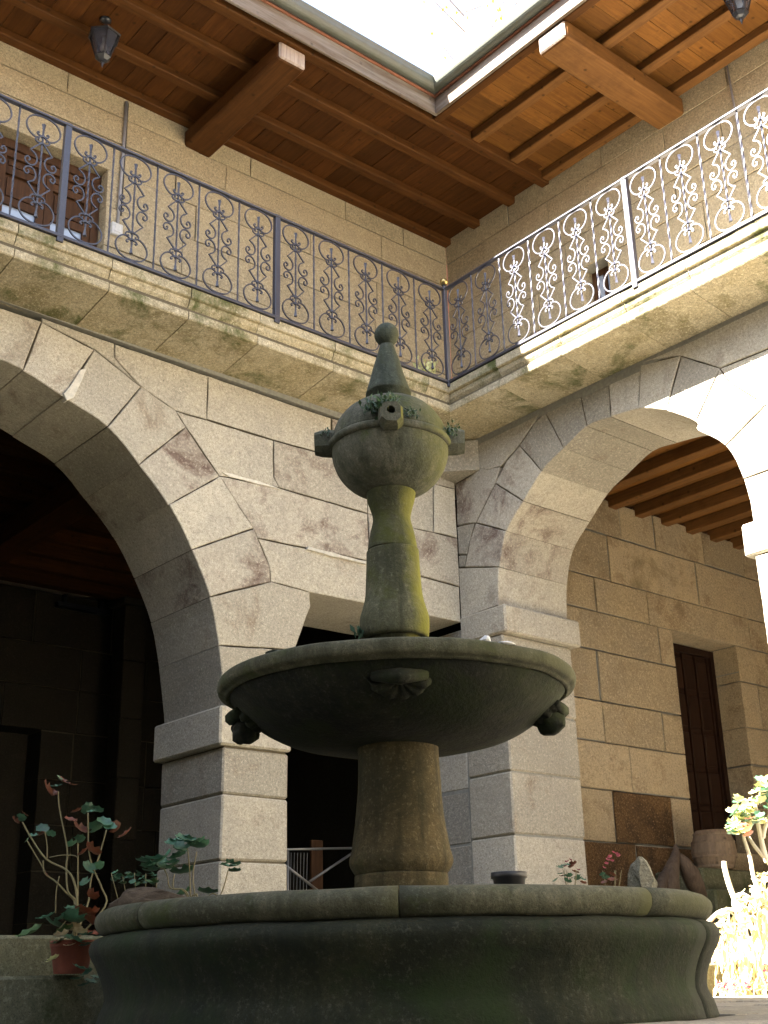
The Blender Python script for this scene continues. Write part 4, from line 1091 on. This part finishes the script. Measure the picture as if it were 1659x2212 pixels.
tuft('weed', 'small scraggly weed growing at the gallery corner behind the railing', (-.19, .10, .09), .12, 110, .05, M['leaf_sun'], 'weed')
tuft('weed', 'tiny weed right of the iron corner post on the gallery edge', (.06, -.10, .02), .05, 30, .035, M['leaf'], 'weed')
def rock(name, label, c, sc, mat, cat, seed, rotz=0, amp=.35, sub=3):
    bm = bmesh.new(); bmesh.ops.create_icosphere(bm, subdivisions=sub, radius=1)
    rm = Matrix.Rotation(rotz, 3, 'Z'); V = []
    for v in bm.verts:
        p = v.co + noise.noise_vector(v.co * 1.1 + Vector((seed, seed, 0))) * amp + noise.noise_vector(v.co * 3.2 + Vector((seed, 0, 0))) * amp * .25
        V.append(Vector(c) + rm @ Vector((p.x * sc[0], p.y * sc[1], p.z * sc[2])))
    o = obj(name, V, [tuple(v.index for v in f.verts) for f in bm.faces], mat); bm.free()
    return tag(o, label, cat)
rock('pebble', 'white pebble lying on the right edge of the upper bowl', at(1049, 1383, 4.22), (.022, .018, .016), M['white'], 'pebble', 3, sub=2)
rock('pebble', 'flat pale stone chip on the far right edge of the upper bowl', at(1092, 1391, 4.26), (.04, .03, .007), M['white'], 'pebble', 5, sub=2)
rock('mossy_stone', 'flat mossy stone lying on the left edge of the upper bowl', at(603, 1413, 4.37), (.05, .04, .014), M['cone'], 'stone', 8, sub=2)
# bleached log / stone on the left of the rim, pointed rock on the right
ca = at(320, 1922, 5.02)
rock('driftwood_log', 'weathered grey brown log lying behind the left of the basin rim', (ca[0], ca[1], -4.95), (.15, .055, .062), M['log'], 'log', 12, rotz=-.72, amp=.30)
cb_ = at(1385, 1880, 5.35)
rock('pointed_rock', 'pale pointed rock standing on the right of the basin rim', (cb_[0], cb_[1], -4.915), (.062, .045, .095), M['rock'], 'rock', 21, rotz=-.4, amp=.42)
cb_ = at(1100, 1902, 5.70)
t = thing('plant_pot', 'shallow black plastic pot on the far side of the basin rim', 'pot', (cb_[0], cb_[1], -4.99))
G().lathe([(.055, -4.985), (.072, -4.836), (.081, -4.833), (.081, -4.808), (.075, -4.808), (.068, -4.86), (.0, -4.86)], 28, (cb_[0], cb_[1]), False).make('pot_body', M['blackpot'], t, True)
G().lathe([(.0, -4.845), (.070, -4.842)], 20, (cb_[0], cb_[1]), False).make('soil', M['soil'], t)

# ------------------------------------------------------------------ geraniums
def leaf_mesh(name, mat, R=.040, lob=7, cup=.25):
    V = [(0, 0, 0)]; n = 21
    for i in range(n):
        a = math.pi * 2 * i / n
        notch = 1 - .75 * math.exp(-((a - math.pi) / .22) ** 2)
        r = R * (1 + .08 * math.cos(a * lob)) * notch
        V.append((r * math.cos(a) , r * math.sin(a), cup * r * (1 + .25 * math.cos(a * lob))))
    for i in range(n):
        V.append((V[1 + i][0] * .55, V[1 + i][1] * .55, V[1 + i][2] * .32))
    F = []
    for i in range(n):
        j = (i + 1) % n
        F.append((0, 1 + n + i, 1 + n + j)); F.append((1 + n + i, 1 + i, 1 + j, 1 + n + j))
    me = bpy.data.meshes.new(name); me.from_pydata(V, [], F); me.materials.append(mat)
    me.polygons.foreach_set('use_smooth', [True] * len(me.polygons)); return me
LM = {k: leaf_mesh('leaf', M[k]) for k in ('leaf', 'leaf_red', 'leaf_sun', 'dry', 'moss')}
PM = leaf_mesh('petal', M['pink'], .010, 5, .5)
def put_leaf(parent, p, kind, size=1.0, tilt=None, name='leaf', me=None):
    o = bpy.data.objects.new(name, me or LM[kind]); COL.objects.link(o); o.parent = parent
    o.location = Vector(p) - wloc(parent)
    o.rotation_euler = tilt or (random.uniform(-.6, .6), random.uniform(-.6, .6), random.uniform(0, 6.28))
    s = size * random.uniform(.85, 1.15); o.scale = (s, s, s); return o
def stem(parent, pts, r0=.007, r1=.0035, mat='stem'):
    if mat == 'stem': r0 *= .62; r1 *= .8
    P = smooth_path(pts, 4); n = len(P)
    return G().tube(P, [r0 + (r1 - r0) * i / (n - 1) for i in range(n)], 6).make('stem', M[mat], parent, True)
def ppx(path, dist, dd=0.0):
    return [at(px, py, dist + dd * i / max(1, len(path) - 1)) for i, (px, py) in enumerate(path)]
c3 = lambda cx, cy: (cx * .3333, 1659 + cy * .3333)
# left pot
PD = 5.42
base = at(c3(455, 1350)[0], c3(455, 1350)[1], PD)
t = thing('potted_geranium', 'leggy geranium with tall bare stems in a terracotta pot left of the basin', 'plant', (base[0], base[1], -5.19))
bx, by = base[0], base[1]
G().lathe([(.066, -5.188), (.084, -5.09), (.087, -5.088), (.090, -5.062), (.082, -5.062), (.078, -5.08), (.0, -5.08)], 32, (bx, by), False).make('pot', M['terracotta'], t, True)
G().lathe([(.0, -5.072), (.08, -5.07)], 20, (bx, by), False).make('soil', M['soil'], t)
dp = PD
foot = (bx, by, -5.075)
def st3(pts, dd=0.0, **kw): return stem(t, [foot] + [at(*c3(*p), dp + dd) for p in pts], **kw)
st3([(495, 880), (440, 800), (430, 640), (435, 520), (385, 260), (378, 150)], .02)
st3([(500, 880), (480, 740), (430, 660), (300, 590), (200, 450), (145, 350)], -.03, r0=.009)
st3([(490, 890), (430, 810), (365, 740), (290, 680), (280, 600)], .05)
st3([(365, 740), (280, 640), (210, 530), (175, 470)], .05, r0=.005) if False else stem(t, [at(*c3(*p), dp + .05) for p in ((300, 690), (270, 630), (210, 530), (175, 470))], .005, .003)
st3([(500, 870), (505, 700), (505, 480)], .08)
st3([(680, 900), (660, 780), (600, 640), (575, 520), (570, 290)], 0)
st3([(570, 880), (590, 720), (640, 580), (690, 400)], .1)
stem(t, [at(*c3(*p), dp) for p in ((305, 585), (305, 500), (290, 410))], .004, .003)
stem(t, [at(*c3(*p), dp) for p in ((320, 580), (400, 565), (490, 570), (505, 600))], .003, .0025)
stem(t, [at(*c3(*p), dp - .1) for p in ((430, 990), (370, 1060), (320, 1140))], .004, .002)
stem(t, [at(*c3(*p), dp + .1) for p in ((360, 940), (365, 800), (385, 700))], .005, .003)
for (cx, cy, k, s) in ((305, 135, 'leaf_red', 1.0), (345, 165, 'leaf_red', .7), (405, 85, 'leaf_red', .8), (470, 110, 'leaf_red', .55), (365, 120, 'leaf', .6), (385, 75, 'leaf', .5), (98, 340, 'leaf_red', .6), (135, 325, 'leaf', .6), (160, 300, 'leaf_red', .5),
                       (275, 400, 'leaf', .7), (330, 430, 'leaf', .6), (265, 430, 'leaf_red', .5), (215, 440, 'leaf', .5), (180, 465, 'leaf', .5), (500, 280, 'leaf_red', .8), (455, 340, 'leaf_red', .9), (515, 390, 'leaf_red', .9), (570, 265, 'leaf', .8), (625, 275, 'leaf', .8),
                       (595, 285, 'leaf', .6), (625, 385, 'leaf', 1.1), (675, 355, 'leaf', .9), (710, 385, 'leaf', .8), (745, 385, 'leaf_red', .9), (815, 430, 'leaf_red', 1.0), (600, 530, 'leaf_red', .9), (540, 550, 'leaf_red', .8), (515, 465, 'leaf', .7), (470, 490, 'leaf', .6),
                       (575, 650, 'leaf', 1.0), (640, 640, 'leaf', .8), (555, 740, 'leaf', .7), (300, 690, 'leaf_red', .4), (600, 820, 'leaf_red', .7)):
    put_leaf(t, at(*c3(cx, cy), dp + random.uniform(-.06, .06)), k, s * .95, (random.uniform(-.9, .9), random.uniform(-.9, .9), random.uniform(0, 6.28)))
for (cx, cy, k, s) in ((295, 970, 'leaf', 1.1), (350, 1015, 'leaf', 1.3), (425, 965, 'leaf', 1.3), (490, 915, 'leaf', 1.3), (480, 975, 'leaf', 1.2), (205, 1070, 'moss', 1.5), (400, 1080, 'dry', .9), (440, 1100, 'leaf', .8), (500, 1120, 'leaf', .9), (520, 1065, 'dry', .9), (560, 1080, 'leaf', .9),
                       (600, 1080, 'leaf_red', 1.0), (640, 1090, 'leaf', .8), (570, 960, 'leaf_red', 1.3), (600, 1000, 'leaf_red', 1.2), (545, 940, 'leaf_red', 1.1), (380, 1130, 'moss', .9), (450, 1150, 'dry', .7), (350, 1235, 'leaf_sun', .6), (330, 1245, 'leaf_sun', .5), (420, 1060, 'moss', 1.0),
                       (520, 1300, 'leaf', .9), (560, 1330, 'leaf', .8), (500, 1370, 'leaf', .8), (590, 1390, 'leaf', .8), (545, 1410, 'leaf', .8), (620, 1360, 'leaf', .7), (560, 1150, 'leaf', .8), (480, 1040, 'dry', 1.0)):
    put_leaf(t, at(*c3(cx, cy), dp - .08 + random.uniform(-.05, .05)), k, s * .9, (random.uniform(-.5, .5), random.uniform(-.5, .5), random.uniform(0, 6.28)))
# geraniums behind the left of the rim
GD = 5.90; SZ = -5.19
gb = at(430, 1925, GD)
t = thing('potted_geranium', 'green geranium with round leaves rising behind the left of the basin rim', 'plant', (gb[0], gb[1], SZ))
zt = AF - .0
G().lathe([(.075, SZ + .001), (.10, SZ + .19), (.11, SZ + .195), (.11, SZ + .22), (.10, SZ + .22), (.095, SZ + .20), (0, SZ + .2)], 28, (gb[0], gb[1]), False).make('pot', M['terracotta'], t, True)
G().lathe([(0, SZ + .208), (.098, SZ + .206)], 20, (gb[0], gb[1]), False).make('soil', M['soil'], t)
ft2 = Vector((gb[0], gb[1], SZ + .21))
for path in (((1235, 830), (1230, 680), (1215, 510)), ((1262, 820), (1250, 690), (1275, 540)), ((1105, 780), (1085, 700), (1060, 650)), ((1125, 780), (1130, 690)), ((1430, 820), (1480, 660))):
    P = [at(*c3(*p), GD) for p in path]; stem(t, [ft2, ft2.lerp(Vector(P[0]), .5) + Vector((0, 0, .06))] + P, .006, .0032)
for (cx, cy, s) in ((950, 610, 1.0), (960, 640, .9), (1010, 590, 1.2), (1045, 600, 1.3), (1090, 615, 1.2), (1040, 640, 1.2), (1110, 640, 1.1), (1130, 585, .9), (1160, 570, .8), (1170, 540, .9), (1130, 490, .9), (1160, 480, .9), (1200, 465, 1.0), (1225, 475, .9), (1260, 480, .9), (1290, 480, .9),
                   (1310, 500, .9), (1275, 510, 1.0), (1180, 510, .9), (1180, 675, 1.1), (1460, 625, .8), (1490, 640, .9), (1510, 620, .8), (1520, 670, .8), (1345, 810, 1.1), (1190, 815, 1.1), (1250, 500, .8), (980, 665, .8)):
    put_leaf(t, at(*c3(cx, cy), GD + random.uniform(-.06, .08)), 'leaf', s * 1.12, (random.uniform(-.5, .5), random.uniform(-.5, .5), random.uniform(0, 6.28)))
# low dark leafy plant behind the log
lb = at(290, 1915, 5.75)
t = thing('ivy_plant', 'small dark leafy plant with purple tips behind the weathered log', 'plant', (lb[0], lb[1], SZ))
for i in range(5): stem(t, [(lb[0], lb[1], SZ), (lb[0] + .02 * i, lb[1], -5.1), at(240 + 25 * i, 1890 + random.uniform(-10, 10), 5.75)], .005, .002)
for i in range(34):
    cx, cy = random.uniform(740, 1010), random.uniform(675, 760)
    put_leaf(t, at(*c3(cx, cy), 5.75 + random.uniform(-.05, .1)), random.choice(('moss', 'leaf', 'leaf')), .4)
# small flowers behind the right of the rim
def small_flower(label, px, spread, leaves, blooms, dist):
    b0 = at(px, 1935, dist)
    t = thing('flowering_plant', label, 'plant', (b0[0], b0[1], GZ))
    for k in range(5):
        q = at(px + random.uniform(-spread, spread), 1880, dist); stem(t, [(b0[0], b0[1], GZ), (b0[0], b0[1], -5.05), tuple(q)], .003, .0015)
    for (x, y_) in leaves: put_leaf(t, at(x, y_, dist + random.uniform(-.05, .05)), random.choice(('leaf', 'leaf', 'leaf_red')), .42)
    for (x, y_) in blooms: put_leaf(t, at(x, y_, dist + random.uniform(-.04, .04)), 'leaf', 1.0, name='blossom', me=PM)
rj = lambda a, b: [(a + random.gauss(0, 14), b + random.gauss(0, 9)) for _ in range(12)]
small_flower('small pink flowering plant right of the black pot behind the rim', 1232, 20, rj(1232, 1885) + [(1260, 1900), (1200, 1902), (1215, 1893), (1238, 1865)], [(1225, 1862), (1240, 1868), (1250, 1880), (1220, 1872), (1232, 1858)], 6.0)
small_flower('tall pink blossoms in front of the rust coloured wall left of the pointed rock', 1322, 22, rj(1310, 1893)[:7], [(1325, 1842), (1333, 1846), (1318, 1852), (1310, 1866), (1336, 1850), (1322, 1860), (1305, 1875), (1312, 1858)], 6.0)
# dark root / driftwood beside the steps
r0 = on(1478, 1925, 'y', -.55)
t = thing('driftwood_root', 'dark gnarled root leaning before the wall beside the pointed rock', 'root', (r0[0], -.55, r0[2] - .2))
cz = lambda cx, cy, y=-.55: tuple(on(1313 + cx * .2734, 1348 + cy * .2734, 'y', y))
G().tube([cz(480, 2150), cz(490, 2000), cz(520, 1880), cz(540, 1800), cz(530, 1740)], [.10, .085, .05, .03, .012], 9).wobble(.02, 7).make('trunk', M['drift'], t, True)
G().tube([cz(540, 1790), cz(590, 1870), cz(640, 1960), cz(700, 2060), cz(760, 2170)], [.02, .06, .085, .075, .03], 9).wobble(.03, 6).make('limb', M['drift'], t, True)
G().tube([cz(500, 1930), cz(450, 1990), cz(420, 2080), cz(400, 2150)], [.03, .05, .06, .05], 9).wobble(.02, 7).make('limb', M['drift'], t, True)
# barrel
bq = on(1551, 1877, 'z', -4.30)
bq = np.array([3.40, .06, -4.298])
t = thing('wooden_barrel', 'small grey wooden barrel on the stone ledge in front of the tall dark door', 'barrel', tuple(bq))
n = 18; g = G(); pr = [(.165, 0), (.20, .07), (.222, .16), (.215, .24), (.18, .345), (.165, .375)]
V = []; F = []
for r, z in pr:
    for k in range(n):
        for q, f in ((0, .985), (.12, 1.0), (.88, 1.0)):
            a = 2 * math.pi * (k + q) / n; V.append((bq[0] + r * f * math.cos(a), bq[1] + r * f * math.sin(a), bq[2] + z))
m = 3 * n
for i in range(len(pr) - 1):
    for k in range(m): F.append((i * m + k, i * m + (k + 1) % m, (i + 1) * m + (k + 1) % m, (i + 1) * m + k))
F.append(tuple((len(pr) - 1) * m + k for k in range(m)))
g.add(V, F).make('staves', M['barrel'], t)
for z, r in ((.03, .186), (.12, .218), (.26, .212), (.34, .186)):
    G().lathe([(r, bq[2] + z - .012), (r + .004, bq[2] + z), (r, bq[2] + z + .012)], 32, (bq[0], bq[1]), False).make('hoop', M['barrel'], t, True)
G().lathe([(0, bq[2] + .36), (.158, bq[2] + .36)], 24, (bq[0], bq[1]), False).make('barrel_head', M['barrel'], t)

# ------------------------------------------------------------------ sunlit planting at the right edge
c5 = lambda cx, cy: (1503.5 + cx * .2654, 1624.5 + cy * .2654)
SD = 8.25
sb = at(*c5(420, 1850), SD)
t = thing('geranium_bush', 'sun bleached leggy geranium with clusters of round leaves at the right edge', 'plant', (sb[0], sb[1], GZ))
def s5(pts, r0=.016, r1=.011, d=0): stem(t, [at(*c5(*p), SD + d) for p in pts], r0, r1, 'stem_pale')
s5([(370, 1300), (320, 1210), (270, 1080), (235, 950), (228, 890)], .018, .016)
s5([(560, 1250), (475, 1040), (440, 860), (395, 720), (385, 670)], .014, .010)
s5([(640, 960), (560, 860), (480, 770), (430, 690)], .016, .010)
s5([(580, 900), (545, 780), (520, 650), (500, 560), (480, 420)], .018, .012)
s5([(545, 700), (560, 620), (600, 520), (590, 380), (560, 230)], .014, .009)
s5([(100, 1385), (180, 1310), (260, 1285), (360, 1295)], .014, .012)
s5([(325, 1310), (300, 1230), (320, 1170), (390, 1155), (460, 1200)], .009, .007)
s5([(420, 1900), (400, 1600), (370, 1300)], .02, .016); s5([(520, 1900), (540, 1500), (560, 1250)], .02, .016); s5([(600, 1900), (640, 1400), (640, 960)], .02, .016)
for (x0, y0, x1, y1, nn, s) in ((270, 460, 440, 640, 34, 1.5), (340, 380, 470, 500, 16, 1.5), (480, 320, 620, 470, 22, 1.5), (510, 210, 640, 330, 14, 1.4), (290, 620, 370, 670, 5, 1.6), (500, 500, 620, 600, 10, 1.4)):
    for i in range(nn):
        put_leaf(t, at(*c5(random.uniform(x0, x1), random.uniform(y0, y1)), SD + random.uniform(-.15, .15)), random.choice(('leaf_sun', 'leaf_sun', 'leaf')), s * .62, (random.uniform(-.7, .7), random.uniform(-.7, .7), random.uniform(0, 6.28)))
for (cx, cy) in ((440, 545), (410, 600), (430, 675), (380, 610)): put_leaf(t, at(*c5(cx, cy), SD - .15), 'leaf_red', .8)
t = thing('withered_plant', 'mound of dry hanging straw coloured leaves in full sun at the right edge', 'plant', (sb[0] + .1, sb[1], GZ))
g = G()
for i in range(620):
    cx = random.uniform(150, 760); top = 1400 - 420 * max(0, min(1, (cx - 150) / 380)); cy = random.uniform(top, 1930)
    p = Vector(at(*c5(cx, cy), SD + random.uniform(-.12, .35)))
    d = Vector((random.uniform(-.4, .4), random.uniform(-.4, .4), -1)); g.add(leafquad(p, d, Vector((random.uniform(-1, 1), random.uniform(-1, 1), .2)), random.uniform(.05, .16), random.uniform(.012, .035)), [(0, 1, 2, 3)])
o = g.make('hanging_leaves', M['dry'], t, recalc=False); o['kind'] = 'stuff'
for i in range(120):
    cx = random.uniform(170, 760); top = 1380 - 400 * max(0, min(1, (cx - 150) / 380)); cy = random.uniform(top - 20, top + 330)
    put_leaf(t, at(*c5(cx, cy), SD + random.uniform(-.15, .2)), random.choice(('dry', 'leaf_sun', 'dry')), random.uniform(.5, .9))
t = thing('flowering_plant', 'row of small pink flowers at the foot of the withered sunlit plant', 'plant', (sb[0], sb[1] - .1, GZ))
for i in range(70):
    cx = random.choice((random.gauss(185, 14), random.gauss(250, 14), random.gauss(315, 14), random.gauss(420, 16), random.gauss(580, 22))); cy = random.uniform(1870, 1950) if cx < 500 else random.uniform(1700, 1900)
    put_leaf(t, at(*c5(cx, cy), SD - .2 + random.uniform(-.1, .1)), 'leaf', 1.2, name='blossom', me=PM)
for i in range(40): put_leaf(t, at(*c5(random.uniform(170, 640), random.uniform(1880, 1960)), SD - .15 + random.uniform(-.1, .1)), 'leaf_sun', .4)

# ------------------------------------------------------------------ lanterns
def lantern(label, x, y, ztop, rot=0.0):
    t = thing('hanging_lantern', label, 'lantern', (x, y, ztop), group='lanterns hanging from the eaves')
    def hexr(r, z, n=6): return [Vector((x + r * math.cos(rot + 2 * math.pi * k / n), y + r * math.sin(rot + 2 * math.pi * k / n), z)) for k in range(n)]
    zt = ztop - .20; zb = zt - .24
    G().lathe([(.05, ztop), (.055, ztop - .012), (.03, ztop - .03), (.012, ztop - .035)], 16, (x, y)).make('ceiling_rose', M['black'], t, True)
    g = G()
    for k in range(6):
        zc = ztop - .04 - k * .022; dx = .008 if k % 2 else 0
        g.tube([(x + (.008 * math.cos(q) if k % 2 else 0), y + (0 if k % 2 else .008 * math.cos(q)), zc + .014 * math.sin(q)) for q in [2 * math.pi * i / 8 for i in range(9)]], .003, 4, False)
    g.make('chain', M['black'], t)
    top, bot = hexr(.135, zt), hexr(.062, zb)
    g = G()
    for rr, z in ((.155, zt), (.145, zt + .012), (.07, zt + .05), (.03, zt + .065), (.012, zt + .07)): pass
    rs = [hexr(.150, zt - .012), hexr(.158, zt + .004), hexr(.13, zt + .02), hexr(.06, zt + .055), hexr(.015, zt + .075)]
    V = sum(rs, []); F = [tuple(range(6))]
    for i in range(4):
        for k in range(6): F.append((i * 6 + k, i * 6 + (k + 1) % 6, i * 6 + 6 + (k + 1) % 6, i * 6 + 6 + k))
    F.append(tuple(24 + k for k in range(6)))
    g.add(V, F).make('lamp_cap', M['black'], t)
    for k in range(6):
        k2 = (k + 1) % 6
        G().tube([top[k], bot[k]], .009, 4).make('frame_bar', M['black'], t)
        obj('glass_pane', [top[k] * .97 + top[k2] * .03, top[k2] * .97 + top[k] * .03, bot[k2], bot[k]], [(0, 1, 2, 3)], M['glass'], t)
    rs = [hexr(.072, zb + .012), hexr(.075, zb - .004), hexr(.045, zb - .035), hexr(.012, zb - .05)]
    V = sum(rs, []); F = [tuple(range(6))]
    for i in range(3):
        for k in range(6): F.append((i * 6 + k, i * 6 + (k + 1) % 6, i * 6 + 6 + (k + 1) % 6, i * 6 + 6 + k))
    g = G().add(V, F); g.tube([(x, y, zb - .045), (x, y, zb - .065), (x, y, zb - .085), (x, y, zb - .115)], [.010, .016, .010, .003], 8); g.make('bottom_finial', M['black'], t)
    G().lathe([(.018, zt - .01), (.018, zt - .07), (.03, zt - .10), (.034, zt - .14), (.02, zt - .17)], 14, (x, y)).make('bulb', M['white'], t, True)
p = on(228, 42, 'z', PZ)
lantern('dark hexagonal lantern hanging from the shaded left eave', p[0], p[1], PZ, .25)
p = on(1603, 52, 'z', PZ - .555)
lantern('dark hexagonal lantern at the top right, hanging from the sunlit eave', p[0], p[1], PZ, .1)

# ------------------------------------------------------------------ tree beyond the roofs
def tree(c, h, seed):
    rnd = random.Random(seed)
    t = thing('bare_tree', 'tall thin tree with bare twigs and few yellow leaves beyond the roofs against the sky', 'tree', c)
    g = G(); tw = G(); lv = G()
    base = Vector(c)
    g.tube([base, base + Vector((.2, .1, h * .4)), base + Vector((.1, .4, h * .75)), base + Vector((.3, .3, h))], [.30, .20, .07, .02], 8)
    for i in range(46):
        z = h * rnd.uniform(.45, .98); a = rnd.uniform(0, 6.28); L = rnd.uniform(1.8, 4.2) * (1.25 - z / h * .6)
        p0 = base + Vector((.15, .25, z)); dirv = Vector((math.cos(a), math.sin(a), .45))
        p1 = p0 + dirv * L * .5; p2 = p0 + dirv * L + Vector((0, 0, .2))
        g.tube([p0, p1, p2], [.025, .014, .006], 5)
        for k in range(13):
            q = p1.lerp(p2, rnd.uniform(-.6, 1)); dd = Vector((rnd.uniform(-.5, .5), rnd.uniform(-.5, .5), rnd.uniform(-1.3, .8)))
            e = q + dd * rnd.uniform(.5, 1.1); tw.tube([q, q.lerp(e, .5) + Vector((rnd.uniform(-.1, .1), rnd.uniform(-.1, .1), 0)), e], [.008, .005, .003], 3, False)
            for m_ in range(2):
                s_ = q.lerp(e, rnd.uniform(.3, 1)); 
                if rnd.random() < .6: lv.add(leafquad(s_, Vector((rnd.uniform(-1, 1), rnd.uniform(-1, 1), -1)), Vector((rnd.uniform(-1, 1), rnd.uniform(-1, 1), rnd.uniform(-1, 1))), .13, .09), [(0, 1, 2, 3)])
    g.make('trunk', M['bark'], t); o = tw.make('twigs', M['bark'], t, recalc=False); o['kind'] = 'stuff'; o = lv.make('crown', M['leaf_tree'], t, recalc=False); o['kind'] = 'stuff'
q = at(1010, 60, 27.0)
tree((q[0], q[1], GZ), float(q[2] - GZ) + 1.5, 4)
